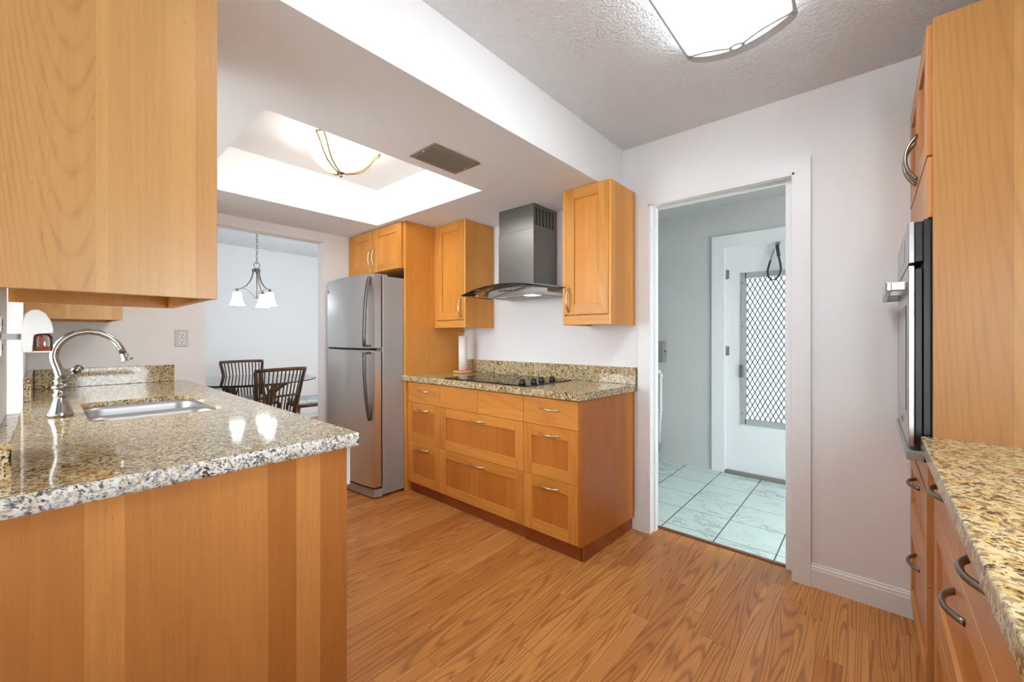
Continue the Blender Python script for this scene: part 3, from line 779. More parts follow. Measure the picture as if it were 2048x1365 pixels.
ST = CT-.0222
sk = thing('sink', 'stainless undermount double bowl sink in the granite', 'sink', ((hx0+hx1)/2, (hy0+hy1)/2, ST))
b = B(); xm = -2.365
rim = rrect(hx0-.02, hx1+.02, hy0-.02, hy1+.02, .07)
bowls = ((hx0+.004, xm-.012), (xm+.012, hx1-.004))
b.slab_hole(rim, [list(reversed(rrect(a, c, hy0+.004, hy1-.004, .07))) for a, c in bowls], ST-.003, ST-.0005)
b.build('rim', 'steel_sink', sk)
for a, c in bowls:
    b = B(); prev = None
    for dz, ins, rr in ((.0015, 0, .07), (.02, .002, .07), (.15, .008, .07), (.172, .014, .066), (.183, .030, .055)):
        ring = [b.bm.verts.new((p[0], p[1], ST-dz)) for p in rrect(a+ins, c-ins, hy0+.004+ins, hy1-.004-ins, rr)]
        if prev:
            for k in range(len(ring)):
                b.bm.faces.new((prev[k], prev[(k+1) % len(ring)], ring[(k+1) % len(ring)], ring[k])).smooth = True
        prev = ring
    b.bm.faces.new(prev)
    o = b.build('bowl', 'steel_sink', sk, solid=.0012)
    b = B(); cx = (a+c)/2; cy = (hy0+hy1)/2; b.lathe([(0,.0005),(.030,.0005),(.034,.003),(.042,.003),(.043,0)], (cx, cy, ST-.183), 24, cap=False); b.build('drain', 'nickel', o)

# faucet
fx, fyy = -2.318, .040
fa = thing('faucet', 'brushed nickel gooseneck faucet on the granite behind the sink', 'faucet', (fx, fyy, CT))
b = B(); b.lathe([(0,.0005),(.034,.0005),(.036,.004),(.033,.018),(.026,.040),(.0195,.066),(.0185,.078),(.021,.081),(.021,.086),(.0175,.089),(.0175,.104),(.0215,.107),(.0245,.113),(.0215,.119),(.0170,.122),(.0165,.132),(.0195,.135),(.0195,.139),(.0150,.142),(0,.142)], (fx, fyy, CT), 32)
b.build('body', 'nickel', fa)
b = B()
sp = [(0,.140),(-.001,.160),(-.007,.185),(-.014,.210),(-.017,.232),(-.013,.256),(-.002,.280),(.015,.301),(.040,.317),(.072,.324),(.104,.319),(.131,.304),(.152,.282),(.166,.257),(.176,.232)]
b.tube([(fx, fyy+a, CT+z) for a, z in sp], [.0155,.0145,.0135,.0130,.0128,.0126,.0124,.0122,.012,.0118,.0116,.0115,.0114,.0114,.0114], 16)
so = b.build('spout', 'nickel', fa)
tip = Vector((fx, fyy+.176, CT+.232)); dr = Vector((0,.010,-.027)).normalized()
b = B(); b.tube([tip-dr*.004, tip+dr*.006, tip+dr*.018, tip+dr*.026, tip+dr*.029], [.0125,.0125,.0155,.0215,.0205], 20); b.build('aerator', 'nickel', so)
b = B(); b.tube([(fx-.004, fyy+.004, CT+.125), (fx-.022, fyy+.022, CT+.150), (fx-.040, fyy+.040, CT+.168)], [.010,.0095,.010], 12)
b.tube([(fx-.036, fyy+.036, CT+.164), (fx-.052, fyy+.052, CT+.180)], [.0135,.0150], 14); b.build('lever', 'nickel', fa)

# peninsula end: cover panel, dishwasher, sink base
b = B(); b.box(-1.262, -1.242, YB+.002, .628, 0, CT-CTH-.0005, .001)
one(b, 'end_panel', 'wood_end', 'wide striped beech end panel closing the near end of the sink counter', 'panel')
dw = thing('dishwasher', 'grey dishwasher under the sink counter next to the end panel', 'dishwasher', (-1.56, .3, 0))
b = B(); b.box(-1.862, -1.264, .02, .600, .085, CT-CTH-.003); b.box(-1.85, -1.275, .05, .56, 0, .0855); b.build('tub', 'grey_plastic', dw)
b = B(); b.box(-1.862, -1.265, .6005, .640, .11, .742, .003); b.build('door', 'dishwasher', dw)
b = B(); b.box(-1.862, -1.265, .6005, .652, .748, CT-CTH-.002, .004); b.box(-1.72, -1.40, .652, .656, .765, .785, .001); b.build('control_panel', 'dishwasher_top', dw)
b = B(); b.box(-1.86, -1.268, .57, .59, .003, .105); b.build('kick_plate', 'black', dw)
u = thing('sink_base_cabinet', 'beech base cabinet below the sink next to the dishwasher', 'cabinet', (-2.8, .3, 0))
carcass(-3.64, -1.866, YB+.003, .608, .085, .66, u)
for a, c, hs in ((-2.75, -2.31, 1), (-2.31, -1.868, -1), (-3.20, -2.75, 1), (-3.64, -3.20, 1)):
    b = B()
    y0 = .6095
    b.mat(0).box(a+.002, a+.065, y0, y0+.019, .088, .876, .001); b.box(c-.065, c-.002, y0, y0+.019, .088, .876, .001)
    b.mat(1).box(a+.0655, c-.0655, y0, y0+.019, .088, .15, .001); b.box(a+.0655, c-.0655, y0, y0+.019, .814, .876, .001)
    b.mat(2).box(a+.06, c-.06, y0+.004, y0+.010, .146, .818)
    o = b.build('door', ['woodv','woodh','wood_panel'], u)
    bow(o, ((c-.034 if hs > 0 else a+.034), y0+.019, .76), (0,0,1), (0,1,0), .14, .028)
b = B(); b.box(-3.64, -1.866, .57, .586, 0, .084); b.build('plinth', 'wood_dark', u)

# wall cabinets over the sink
def sinkcab(label, x0, x1, yf, z0, end_mat):
    u = thing('wall_cabinet', label, 'cabinet', (x1, yf, z0), 'beech wall cabinets above the sink counter')
    b = B(); b.box(x1-.017, x1, YB+.002, yf, z0, ZS-.002, .0008); e = b.build('end_panel', end_mat, u)
    b = B(); b.box(x0, x0+.017, YB+.002, yf-.021, z0, ZS-.002); b.box(x0+.017, x1-.0175, YB+.002, yf-.021, z0+.052, z0+.070); b.box(x0+.017, x1-.0175, YB+.002, YB+.010, z0+.07, ZS-.002)
    b.box(x0+.017, x1-.0175, YB+.01, yf-.021, ZS-.02, ZS-.003); b.build('carcass', ['wood_panelh'], u)
    b = B(); b.box(x0+.018, x1-.018, YB+.012, yf-.023, z0+.0505, z0+.0515); b.build('underside', 'chip', u)
    o = None
    b = B(); y0 = yf-.0205
    b.mat(0).box(x0+.001, x0+.065, y0, yf-.001, z0+.055, ZS-.004, .001); b.box(x1-.083, x1-.0185, y0, yf-.001, z0+.055, ZS-.004, .001)
    b.mat(1).box(x0+.0655, x1-.0835, y0, yf-.001, z0+.055, z0+.12, .001); b.box(x0+.0655, x1-.0835, y0, yf-.001, ZS-.068, ZS-.004, .001)
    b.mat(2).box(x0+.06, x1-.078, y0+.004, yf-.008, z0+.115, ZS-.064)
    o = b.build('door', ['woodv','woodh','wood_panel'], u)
    bow(o, (x0+.034, yf-.001, z0+.17), (0,0,1), (0,1,0), .15, .028)
    b = B(); b.box(x0+.001, x1-.018, y0-.0, yf-.003, z0+.0005, z0+.052, .001); b.build('light_rail', 'woodh', u)
    return u
u = sinkcab('beech wall cabinet filling the upper left corner above the sink', -1.728, -1.222, .283, 1.317, 'wood_up')
b = B(); b.box(-1.50, -1.46, .085, .150, 1.348, 1.3672, .002); b.box(-1.49, -1.47, .15, .162, 1.350, 1.366, .001); b.build('hinge_clip', 'white_plastic', u)
sinkcab('smaller looking beech wall cabinet farther along the sink wall beyond the window', -3.640, -3.10, .283, 1.317, 'wood_up')

# outlets
def outlet(label, x, y, z, axis):
    u = thing('wall_outlet', label, 'outlet', (x, y, z))
    def bx(b, a0, a1, d0, d1, z0, z1, bev=0):
        if axis == 'x': b.box(x+d0, x+d1, y+a0, y+a1, z+z0, z+z1, bev)
        else: b.box(x+a0, x+a1, y+d0, y+d1, z+z0, z+z1, bev)
    b = B(); bx(b, -.038, .038, .0003, .007, -.060, .060, .003); b.build('cover_plate', plain('outlet_plate', lin(206,207,206), .4), u)
    for s in (1, -1):
        b = B(); bx(b, -.017, .017, .007, .0095, s*.024-.016, s*.024+.016, .002); r = b.build('receptacle', 'white_plastic', u)
        b = B(); bx(b, -.009, -.006, .0094, .0099, s*.024-.006, s*.024+.008); bx(b, .006, .009, .0094, .0099, s*.024-.006, s*.024+.008); bx(b, -.003, .003, .0094, .0099, s*.024-.013, s*.024-.008); b.build('slots', 'dark', r)
    b = B()
    c = (x+.0068, y, z) if axis == 'x' else (x, y+.0068, z)
    b.cyl(c, (c[0]+(.0012 if axis == 'x' else 0), c[1]+(0 if axis == 'x' else .0012), z), .003, 10); b.build('screw', 'vent', u)
outlet('grey wall outlet above the end backsplash of the sink counter', XL, .636, 1.217, 'x')
outlet('outlet plate on the sink wall at the left picture edge behind the air freshener', -1.30, YB, 1.226, 'y')
# plug-in air freshener, half pulled out of the outlet
pl = thing('air_freshener', 'white plug-in air freshener with a small bottle of amber liquid', 'air freshener', (-1.30, -.03, 1.226))
cx = -1.30
b = B()
for s in (-.0065, .0065): b.box(cx+s-.001, cx+s+.001, YB+.0095, -.026, 1.218, 1.230)
b.build('prongs', 'grey_plastic', pl)
b = B(); prof = [(-.030,1.192),(-.031,1.215),(-.030,1.250),(-.026,1.270),(-.018,1.279),(-.008,1.280),(.002,1.272),(.009,1.258),(.012,1.240),(.0125,1.231),(-.0165,1.231),(-.0165,1.192)]
b.prism(prof, 'X', cx-.024, cx+.024)
r = [e for e in b.bm.edges]; bmesh.ops.bevel(b.bm, geom=r, offset=.0022, segments=2, profile=.5, affect='EDGES')
b.build('housing', 'white_plastic', pl)
b = B(); b.lathe([(0,0),(.0125,0),(.0138,.003),(.0138,.028),(.011,.032),(.009,.0355),(0,.0355)], (cx, -.0018, 1.195), 24); bt = b.build('bottle', 'bottle', pl)
b = B(); b.lathe([(0,.0008),(.0122,.0008),(.0130,.008),(0,.008)], (cx, -.0018, 1.195), 24); b.build('liquid', 'amber', bt)
b = B(); b.cyl((cx, -.004, 1.203), (cx, -.004, 1.229), .0028, 8); b.build('wick', plain('red_wick', lin(190,70,50), .7), bt)
b = B(); b.box(cx-.02, cx+.02, -.0164, .0120, 1.1915, 1.1948, .001); b.build('base_shelf', 'white_plastic', pl)

# ------------------------------------------------------------------ right side: tall oven cabinet, oven, right counter
OX, OY0, OY1 = .127, 1.762, 2.489
oc = thing('oven_cabinet', 'tall beech oven cabinet standing at the right picture edge', 'cabinet', (.45, 2.12, 0))
b = B(); b.box(OX+.012, .755, OY0, OY0+.018, 0, 2.185, .0008); b.build('side_panel', 'wood_oven', oc)
b = B(); b.box(OX+.024, .755, OY1-.019, OY1, .085, 2.183); b.box(OX+.024, .755, OY0+.0185, OY1-.0195, 2.165, 2.183); b.box(OX+.024, .755, OY0+.0185, OY1-.0195, .815, .833); b.box(OX+.024, .755, OY0+.0185, OY1-.0195, 1.60, 1.618)
b.box(.735, .755, OY0+.0185, OY1-.0195, .758, 1.60); b.build('carcass', 'wood_right', oc)
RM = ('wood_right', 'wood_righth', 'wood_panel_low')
ym = (OY0+.020+OY1)/2
for a, c, hy in ((OY0+.020, ym, ym-.034), (ym, OY1-.001, ym+.034)):
    d = shaker('door', oc, 'x', a, c, 1.778, 2.180, OX, .066, mats=RM)
    bow(d, (OX, hy, 1.880), (0,0,1), (-1,0,0), .165, .034, .0058, 'nickel')
b = B(); b.box(OX+.002, OX+.020, OY0+.0205, OY1-.002, 1.590, 1.775, .001); b.build('filler_board', 'wood_right', oc)
b = B(); b.box(OX+.002, OX+.020, OY0+.0205, OY1-.002, .746, .832, .001); b.build('filler_board', 'wood_right', oc)
for z0, z1 in ((.085, .455), (.455, .742)):
    d = shaker('drawer', oc, 'x', OY0+.020, OY1-.001, z0, z1, OX, .066, mats=RM)
    bow(d, (OX, 2.10, z1-.055), (0,1,0), (-1,0,0), .14, .027, .0056, 'pewter', 'dark pewter bow handle')
b = B(); b.box(OX+.05, OX+.066, OY0+.0185, OY1, 0, .084); b.build('plinth', 'wood_dark', oc)

ov = thing('built_in_oven', 'stainless built-in wall oven seen edge-on in the tall cabinet', 'oven', (.2, 2.12, .77))
oy0, oy1 = OY0+.030, OY1-.010; oz0, oz1 = .836, 1.588
b = B(); b.box(OX+.026, .70, oy0+.01, oy1-.01, oz0+.02, oz1-.02); b.build('oven_body', 'black', ov)
b = B(); b.box(OX-.006, OX+.025, oy0, oy1, oz0, oz1, .001); b.build('face_trim', 'black', ov)
b = B(); b.box(OX-.040, OX-.026, oy0+.002, oy1, 1.456, oz1-.001, .002); cp = b.build('control_panel', 'steel', ov)
b = B(); b.box(OX-.0255, OX-.0065, oy0+.004, oy1-.004, 1.460, oz1-.004, .002); b.build('panel_housing', 'black', cp)
b = B(); b.box(OX-.022, OX-.010, oy0+.0030, oy0+.0042, 1.475, 1.572, .0004); b.build('side_recess', 'rubber', cp)
b = B(); b.box(OX-.0408, OX-.0402, oy0+.18, oy1-.18, 1.485, 1.56); b.build('display', 'black_glass', cp)
b = B(); b.box(OX-.040, OX-.026, oy0+.002, oy1, .880, 1.448, .002); dr_ = b.build('door', 'steel', ov)
b = B(); b.box(OX-.0255, OX-.0065, oy0+.010, oy1-.010, .885, 1.440, .003); b.build('door_liner', 'black', dr_)
b = B(); b.box(OX-.0415, OX-.0402, oy0+.10, oy1-.10, .98, 1.33, .0005); b.build('window', 'black_glass', dr_)
b = B(); yy0, yy1 = oy0+.05, oy1-.05
b.box(OX-.092, OX-.076, yy0, yy1, 1.374, 1.408, .004); b.box(OX-.080, OX-.039, yy0+.0, yy0+.03, 1.376, 1.406, .003); b.box(OX-.080, OX-.039, yy1-.03, yy1, 1.376, 1.406, .003)
b.build('handle', 'steel', dr_)
badge(dr_, (OX-.0402, oy0+.30, .925), (-1,0,0), .014)
b = B(); b.box(OX-.044, OX+.020, oy0, oy1, .838, .866, .002); b.build('vent_sill', 'steel_side', ov)

b = B(); b.box(.112, .757, -.60, OY0-.0015, CT-CTH, CT, .004)
one(b, 'countertop', 'granite_right', 'speckled granite countertop along the right picture edge', 'countertop')
def right_unit(label, y0, y1, split):
    OX = .140
    u = thing('drawer_unit', label, 'cabinet', (OX, (y0+y1)/2, 0), 'drawer units under the right counter')
    b = B(); b.box(OX+.0205, .755, y0+.001, y0+.019, .085, .878); b.box(OX+.0205, .755, y1-.019, y1-.001, .085, .878); b.box(OX+.0205, .755, y0+.0195, y1-.0195, .085, .103); b.box(.745, .755, y0+.0195, y1-.0195, .1035, .878)
    b.build('carcass', 'wood_right', u)
    def dr(a, c, z0, z1, flat):
        d = shaker('drawer', u, 'x', a, c, z0, z1, OX, .066, flat=flat, mats=RM)
        bow(d, (OX, (a+c)/2, (z0+z1)/2+.032 if flat else z1-.058), (0,1,0), (-1,0,0), .14, .027, .0060, 'pewter', 'dark pewter bow handle')
    if split:
        m = (y0+y1)/2; dr(y0, m, ROWS[2], ROWS[3], True); dr(m, y1, ROWS[2], ROWS[3], True)
    else: dr(y0, y1, ROWS[2], ROWS[3], True)
    dr(y0, y1, ROWS[1], ROWS[2], False); dr(y0, y1, ROWS[0], ROWS[1], False)
    b = B(); b.box(OX+.05, OX+.066, y0+.001, y1-.001, 0, .084); b.build('plinth', 'wood_dark', u)
right_unit('beech drawer unit under the right counter beside the oven cabinet', .800, 1.752, True)
right_unit('beech drawer unit under the right counter nearest the camera', -.150, .798, True)

# ------------------------------------------------------------------ ceiling fittings
fl = thing('ceiling_light', 'large rectangular fluorescent ceiling light with a white scroll frame', 'ceiling light', (-.385, 1.15, ZC))
x0, x1, y0, y1 = -.570, -.205, .42, 1.775; xc = (x0+x1)/2
b = B(); b.box(x0+.03, x1-.03, y0+.02, y1-.02, ZC-.03, ZC-.001, .004); b.build('backing_pan', 'white_plastic', fl)
b = B()   # bowed diffuser
n = 20; prof = [(x0+.006+(x1-x0-.012)*k/n, ZC-.050-.048*(1-(-1+2*k/n)**2)) for k in range(n+1)]
b.prism(prof+[(x1-.02, ZC-.032), (x0+.02, ZC-.032)], 'Y', y0+.012, y1-.018); b.build('diffuser', 'fluor', fl)
fsurf = lambda x: ZC-.050-.048*(1-((x-xc)/((x1-x0)/2))**2)
for s, ye in ((1, y1-.018), (-1, y0+.012)):
    pts = [(x0+(x1-x0)*k/n, fsurf(x0+(x1-x0)*k/n)-.005) for k in range(n+1)]
    b = B(); b.prism(pts+[(x, z+.026) for x, z in reversed(pts)], 'Y', ye, ye+s*.046)
    b.build('end_frame', M.setdefault('frame_white', plain('frame_white_metal', lin(196,199,199), .4, .2)), fl)
    b = B()
    for q_ in (1, -1):
        pts = []
        for k in range(15):
            q = k/14; x = xc+q_*(.020+((x1-x0)/2-.026)*q)
            pts.append((x, ye-s*(.004+.030*math.sin(PI*(.12+.88*q))), fsurf(x)-.005))
        b.tube(pts, .0058, 8)
    b.tube([(xc+.022*math.cos(2*PI*k/20), ye-s*.012+.016*math.sin(2*PI*k/20), fsurf(xc)-.005) for k in range(20)], .0058, 8, closed=True)
    b.build('scroll', M.setdefault('scroll', plain('scroll_metal', lin(176,184,186), .35, .4)), fl)
for xe in (x0, x1):
    b = B(); b.tube([(xe, y0, ZC-.056), (xe, y1, ZC-.056)], .007, 10)
    b.build('side_rail', M.setdefault('rail', plain('rail_metal', lin(200,208,210), .35, .4)), fl)

bl = thing('ceiling_light', 'frosted bowl ceiling light with bronze straps in the recessed tray', 'ceiling light', (-2.46, 1.205, ZC))
bx_, by_ = -2.46, 1.205
b = B(); b.lathe([(0,-.001),(.085,-.001),(.085,-.022),(.075,-.030),(0,-.030)], (bx_, by_, ZC), 32); b.build('canopy', 'bronze', bl)
b = B(); bp = [(.030,-.193),(.075,-.186),(.120,-.165),(.155,-.132),(.178,-.095),(.200,-.066),(.224,-.048)]
b.lathe([(0,-.195)]+bp+[(.218,-.044),(.170,-.092),(.0,-.18)], (bx_, by_, ZC), 48, cap=False); b.build('bowl', 'bowl', bl)
b = B()
for k in range(3):
    a = math.radians(-55+120*k); w = .022
    for s in (1, -1):
        pts = []
        for r, z in [(.018,-.199)]+bp[1:]:
            ww = w*(.25+.75*r/.224)
            dx, dy = math.cos(a), math.sin(a)
            pts.append((bx_+dx*(r+.004)-dy*s*ww, by_+dy*(r+.004)+dx*s*ww, ZC+z-.006))
        b.tube(pts, .0060, 8)
    e = [(bx_+dx*.228-dy*q, by_+dy*.228+dx*q, ZC-.053) for q in (-w, w)]
    b.tube(e, .0060, 8)
b.build('strap', 'bronze', bl)
b = B(); b.lathe([(0,-.197),(.024,-.199),(.026,-.205),(.012,-.212),(.0085,-.216),(.010,-.221),(.008,-.228),(0,-.231)], (bx_, by_, ZC), 20); b.build('finial', 'nickel', bl)

vt = thing('air_vent', 'grey ceiling air vent with angled louvres in the lowered ceiling', 'vent', (-1.66, 1.37, ZS))
vx0, vx1, vy0, vy1 = -1.762, -1.560, 1.218, 1.524
b = B(); b.box(vx0, vx1, vy0, vy0+.03, ZS-.008, ZS-.0005, .002); b.box(vx0, vx1, vy1-.03, vy1, ZS-.008, ZS-.0005, .002); b.box(vx0, vx0+.03, vy0+.03, vy1-.03, ZS-.008, ZS-.0005, .002); b.box(vx1-.03, vx1, vy0+.03, vy1-.03, ZS-.008, ZS-.0005, .002)
b.build('frame', 'vent', vt)
b = B(); b.box(vx0+.02, vx1-.02, vy0+.02, vy1-.02, ZS-.0015, ZS-.0008); b.build('duct', 'dark', vt)
for k in range(7):
    b = B(); x = vx0+.040+k*.0205
    b.prism([(x, ZS-.012), (x+.001, ZS-.013), (x+.014, ZS-.003), (x+.013, ZS-.002)], 'Y', vy0+.031, vy1-.031); b.build('louvre', 'vent', vt)
for x, y in (((vx0+vx1)/2, vy0+.014), ((vx0+vx1)/2, vy1-.014)):
    b = B(); b.lathe([(0,-.0105),(.004,-.010),(.005,-.008),(0,-.008)], (x, y, ZS), 10, cap=False); b.build('screw', 'white_plastic', vt)

# ------------------------------------------------------------------ dining room
cx, cy = -5.20, 1.575
cd = thing('chandelier', 'three-light nickel chandelier with white glass shades hanging in the dining room', 'chandelier', (cx, cy, 1.6))
ZT = ZC+.02
b = B(); b.lathe([(0,-.001),(.062,-.001),(.060,-.012),(.030,-.026),(.008,-.032),(0,-.032)], (cx, cy, ZT), 24); b.build('canopy', 'pewter', cd)
b = B(); z = ZT-.03; k = 0
while z > 2.075:
    L = .040; ax = (1,0) if k % 2 else (0,1)
    pts = [(cx+ax[0]*.0085*math.cos(2*PI*q/14), cy+ax[1]*.0085*math.cos(2*PI*q/14), z-L/2+.020*math.sin(2*PI*q/14)) for q in range(14)]
    b.tube(pts, .0019, 6, closed=True); z -= .0345; k += 1
b.build('chain', 'chain', cd)
ca, sa = math.cos(math.radians(41.25)), math.sin(math.radians(41.25))
b = B(); b.tube([(cx+ca*.034*math.cos(2*PI*q/24), cy+sa*.034*math.cos(2*PI*q/24), 2.030+.034*math.sin(2*PI*q/24)) for q in range(24)], .0035, 8, closed=True); b.build('ring', 'pewter', cd)
b = B(); b.tube([(cx, cy, 2.0), (cx, cy, 1.66)], .006, 10); b.lathe([(0,.40),(.018,.398),(.030,.388),(.030,.362),(.020,.355),(0,.355)], (cx, cy, 1.6), 20); b.lathe([(0,.052),(.010,.056),(.014,.066),(.008,.076),(0,.080)], (cx, cy, 1.6), 16); b.build('stem', 'pewter', cd)
vd = (-sa, ca)     # viewing direction in plan, used only to set which arm faces the kitchen
R = .185
for deg in (73, 193, 313):
    a = math.radians(deg); lat, dep = math.sin(a), -math.cos(a)
    ux, uy = ca*lat+vd[0]*dep, sa*lat+vd[1]*dep
    P = lambda r, z: (cx+ux*r, cy+uy*r, z)
    b = B(); b.tube([P(.032,1.985), P(.034,1.945), P(.045,1.895), P(.068,1.840), P(.100,1.795), P(.140,1.766), P(R,1.752), P(R+.020,1.755)], [.0085,.0085,.008,.007,.006,.005,.0045,.0045], 8)
    b.lathe([(0,.012),(.014,.012),(.014,-.022),(0,-.022)], P(.032,1.975), 12); b.build('arm', 'pewter', cd)
    b = B(); b.tube([P(.145,1.764), P(.108,1.758), P(.070,1.730), P(.040,1.692), P(.022,1.655), P(.014,1.664)], .0035, 7); b.build('scroll', 'pewter', cd)
    b = B(); b.lathe([(0,.040),(.010,.040),(.012,.026),(.024,.022),(.024,.012),(0,.012)], P(R,1.710), 16); b.build('cup', 'nickel', cd)
    b = B(); b.lathe([(.004,.012),(.034,.010),(.040,.0),(.044,-.04),(.052,-.085),(.066,-.122),(.076,-.136),(.073,-.136),(.050,-.088),(.040,-.03),(.034,.004),(.004,.008)], P(R,1.710), 24, cap=False); b.build('shade', 'shade', cd)

# glass dining table
tx, ty, TZ = -5.25, 1.53, .752
t = thing('dining_table', 'round glass-topped dining table on a rattan base', 'table', (tx, ty, 0))
b = B(); n = 64; rr = .665
b.mat(0)
top = [b.bm.verts.new((tx+rr*math.cos(2*PI*k/n), ty+rr*math.sin(2*PI*k/n), TZ)) for k in range(n)]
bot = [b.bm.verts.new((v.co.x, v.co.y, TZ-.012)) for v in top]
b.bm.faces.new(top); b.bm.faces.new(list(reversed(bot)))
for k in range(n):
    f = b.bm.faces.new((top[k], bot[k], bot[(k+1) % n], top[(k+1) % n])); f.material_index = 1
b.build('glass_top', ['table_glass', 'table_edge'], t)
b = B(); b.tube([(tx+.44*math.cos(2*PI*k/40), ty+.44*math.sin(2*PI*k/40), TZ-.030) for k in range(40)], .016, 8, closed=True); b.build('top_ring', 'rattan', t)
for j in range(4):
    a = math.radians(20+90*j); ux, uy = math.cos(a), math.sin(a)
    b = B()
    for s in (-.030, -.010, .010, .030):
        pts = [(tx+ux*r-uy*s, ty+uy*r+ux*s, z) for r, z in ((.42,TZ-.052),(.33,.64),(.25,.50),(.20,.34),(.21,.18),(.27,.012))]
        b.tube(pts, .011, 8)
    b.build('leg', 'rattan_pale', t)
    b = B()
    for s in (-.02, .02):
        for q in (1, -1):
            pts = []
            for r, z, w in ((.27,.56,.0),(.31,.62,.05),(.36,.68,.10),(.40,.715,.16)):
                pts.append((tx+ux*r-uy*(s+q*w), ty+uy*r+ux*(s+q*w), z))
            b.tube(pts, .008, 7)
    b.build('brace', 'rattan', t)

# rattan chairs: local frame, seat centre at origin, back at -X... facing +X
def make_chair(label, loc, rz, group):
    r = thing('dining_chair', label, 'chair', (0,0,0), group)
    SH = .44
    def back_pt(w, z):     # outward flare and rake of the back
        q = (z-SH)/.48
        return (-.22-.10*q-.015*(1-(w/.25)**2), w*(1+.16*q), z)
    for s in (1, -1):
        b = B(); pts = [(-.25, .185*s, 0), (-.235, .185*s, .22), back_pt(.19*s, SH), back_pt(.19*s, .62), back_pt(.195*s, .78), back_pt(.205*s, .905)]
        b.tube(pts, [.016,.0165,.0175,.0175,.017,.016], 10); b.build('back_post', 'rattan', r)
        b = B(); b.tube([(.21, .20*s, 0), (.215, .205*s, .25), (.20, .205*s, SH-.02)], .016, 10); b.build('leg', 'rattan', r)
    b = B(); b.tube([back_pt(.21*k/8, .915+.004*(1-(k/8)**2)) for k in range(-8, 9)], .0165, 10); b.build('top_rail', 'rattan', r)
    b = B(); b.tube([back_pt(.185*k/6, .66) for k in range(-6, 7)], .011, 8); b.build('cross_rail', 'rattan', r)
    for k in range(11):
        w = -.16+.032*k
        b = B(); b.tube([back_pt(w, SH-.015), back_pt(w*1.02, .66), back_pt(w*1.06, .91)], .0065, 7); b.build('spindle', 'rattan', r)
    b = B(); b.tube([(x, y, SH-.015) for x, y in rrect(-.235, .215, -.205, .205, .06, 4)], .017, 8, closed=True); b.build('seat_frame', 'rattan', r)
    b = B(); b.box(-.225, .205, -.195, .195, SH-.018, SH-.004, .004); b.build('seat', 'rattan_pale', r)
    for s in (1, -1):
        b = B(); b.tube([(-.23, .19*s, .16), (.212, .20*s, .16)], .011, 8); b.build('stretcher', 'rattan', r)
    b = B(); b.tube([(.212, -.2, .20), (.212, .2, .20)], .011, 8); b.build('stretcher', 'rattan', r)
    r.location = loc; r.rotation_euler = (0, 0, rz); return r
def copy_tree(o, parent=None):
    c = o.copy(); C.objects.link(c)
    if parent: c.parent = parent
    for ch in o.children: copy_tree(ch, c)
    return c
def cushion(label, loc, rz):
    b = B(); b.box(-.205, .215, -.205, .205, SHC, SHC+.055, .022)
    for v in b.bm.verts:
        if v.co.z > SHC+.03: v.co.z += .012*(1-(v.co.x/.21)**2)*(1-(v.co.y/.21)**2)
    r = thing('seat_cushion', label, 'cushion', (0,0,0), 'cushions on the rattan chairs')
    b.build('pad', 'cushion', r)
    for s in (1, -1):
        b = B(); b.tube([(-.20, .16*s, SHC+.02), (-.235, .19*s, SHC+.045), (-.262, .215*s, SHC+.02), (-.225, .215*s, SHC+.005), (-.20, .19*s, SHC+.02)], .005, 7)
        b.tube([(-.235, .215*s, SHC+.01), (-.25, .232*s, SHC-.03)], .004, 6); b.build('tie', 'cord', r)
    r.location = loc; r.rotation_euler = (0, 0, rz)
SHC = .4375
GC = 'rattan chairs around the glass dining table'
spots = [((-4.515, 1.415, 0), PI+.20, 'dark rattan spindle-back chair nearest the kitchen, its back to the camera', 'patterned cushion on the chair nearest the kitchen'),
         ((-5.66, 1.68, 0), .10, 'dark rattan spindle-back chair at the far side of the glass table', 'patterned cushion on the chair at the far side of the table'),
         ((-5.13, 2.14, 0), -PI/2-.06, 'dark rattan chair half hidden by the opening edge beside the refrigerator', 'patterned cushion showing just left of the refrigerator')]
ch = make_chair(spots[0][2], spots[0][0], spots[0][1], GC); cushion(spots[0][3], spots[0][0], spots[0][1])
for loc, rz, lab, cl in spots[1:]:
    c = copy_tree(ch); c.location = loc; c.rotation_euler = (0, 0, rz); c['label'] = lab
    cushion(cl, loc, rz)

# ------------------------------------------------------------------ laundry room
m = thing('electric_box', 'grey electric switch box on the laundry wall left of the exterior door', 'electric box', (-1.60, YF, 1.08))
b = B(); b.box(-1.70, -1.528, YF-.085, YF-.001, .978, 1.182, .004); b.build('housing', 'meter', m)
b = B(); b.box(-1.695, -1.545, YF-.092, YF-.0855, .990, 1.172, .002); cv = b.build('cover', 'meter', m)
b = B(); b.box(-1.640, -1.575, YF-.0945, YF-.0925, 1.045, 1.092, .001); b.build('label_plate', 'white_plastic', cv)
b = B(); b.box(-1.59, -1.575, YF-.098, YF-.093, 1.045, 1.075, .001); b.box(-1.625, -1.585, YF-.0945, YF-.0925, 1.015, 1.025); b.build('switch', 'black', cv)
b = B(); b.cyl((-1.527, YF-.05, 1.085), (-1.515, YF-.05, 1.085), .008, 10); b.build('knob', 'chain', m)
p = thing('wall_pipe', 'white vertical conduit pipe on the laundry wall below the electric box', 'pipe', (-1.57, YF, .5))
b = B(); b.tube([(-1.70, YF-.032, .880), (-1.600, YF-.032, .880), (-1.580, YF-.032, .874), (-1.572, YF-.032, .855), (-1.574, YF-.032, .50), (-1.590, YF-.032, .150)], .016, 12); b.build('tube', 'white_plastic', p)
b = B(); b.tube([(-1.615, YF-.032, .880), (-1.578, YF-.032, .877)], .0205, 12); b.tube([(-1.572, YF-.032, .862), (-1.572, YF-.032, .825)], .0205, 12); b.build('elbow', 'white_plastic', p)
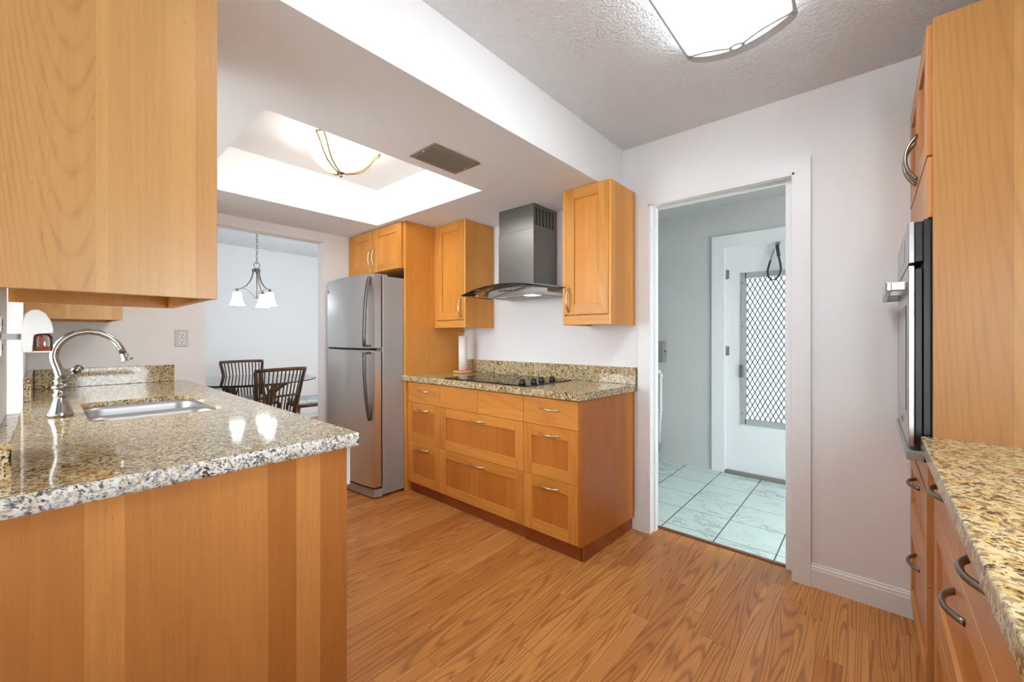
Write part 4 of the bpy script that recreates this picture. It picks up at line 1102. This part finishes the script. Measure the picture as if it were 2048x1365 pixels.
b = B(); b.tube([(-1.588, YF-.032, .170), (-1.591, YF-.032, .115)], .022, 12); b.cyl((-1.591, YF-.032, .115), (-1.580, YF-.045, .085), .010, 10); b.build('end_fitting', 'grey_plastic', p)
b = B(); b.box(-1.615, -1.560, YF-.050, YF-.0005, .49, .51, .002); b.build('clip', 'white_plastic', p)

ls = thing('door_strap', 'dark strap with chain end looped on a hook over the exterior door', 'strap', (-.60, YF-.03, 2.0))
hx_, hz_ = -.592, 2.002; yy = YF-.040
b = B(); b.box(hx_-.016, hx_+.016, YF-.006, YF-.0005, hz_-.006, hz_+.022, .001); b.tube([(hx_, YF-.004, hz_), (hx_, YF-.032, hz_-.012), (hx_, YF-.042, hz_-.004), (hx_, YF-.044, hz_+.008)], .003, 7); b.build('hook', 'nickel', ls)
b = B(); b.tube([(hx_, yy, hz_-.012), (hx_+.006, yy, hz_-.055), (hx_+.012, yy, hz_-.105)], .0125, 10, r2=.006, up=(1,0,0)); b.build('grip', 'leash', ls)
b = B(); b.tube([(hx_+.012, yy, hz_-.105), (hx_+.024, yy-.002, hz_-.165), (hx_+.028, yy-.002, hz_-.215), (hx_+.018, yy-.002, hz_-.262), (hx_-.010, yy-.002, hz_-.295), (hx_-.038, yy-.002, hz_-.300), (hx_-.060, yy-.002, hz_-.270), (hx_-.068, yy-.002, hz_-.225), (hx_-.058, yy-.002, hz_-.175), (hx_-.046, yy, hz_-.130)], .008, 8, r2=.003, up=(1,0,0)); b.build('strap_loop', 'leash', ls)
b = B()
for k in range(6): 
    c = Vector((hx_-.044+.0045*k, yy, hz_-.120+.0145*k)); b.tube([c+Vector((.004*math.cos(2*PI*q/10), (.004 if k % 2 else 0)*math.cos(2*PI*q/10), .009*math.sin(2*PI*q/10))) for q in range(10)], .0018, 5, closed=True)
b.build('chain_end', 'chain', ls)
ck_ = B(); ck_.cyl((-.60, 3.55, 2.4045), (-.60, 3.55, 2.398), .022, 14); ck_.cyl((-.60, 3.55, 2.398), (-.60, 3.55, 2.380), .009, 10)
one(ck_, 'ceiling_hook', 'chain', 'small dark hook on the laundry room ceiling behind the door head', 'hook')

b = B(); b.hexa([(-.262,1.163,.0005),(-.246,1.158,.0005),(-.240,1.168,.0005),(-.256,1.172,.0005),(-.260,1.163,.003),(-.247,1.160,.006),(-.243,1.167,.005),(-.255,1.170,.002)])
one(b, 'leaf_fragment', plain('dry_leaf', lin(190,150,70), .8), 'tiny dry leaf fragment lying on the wood floor', 'leaf')
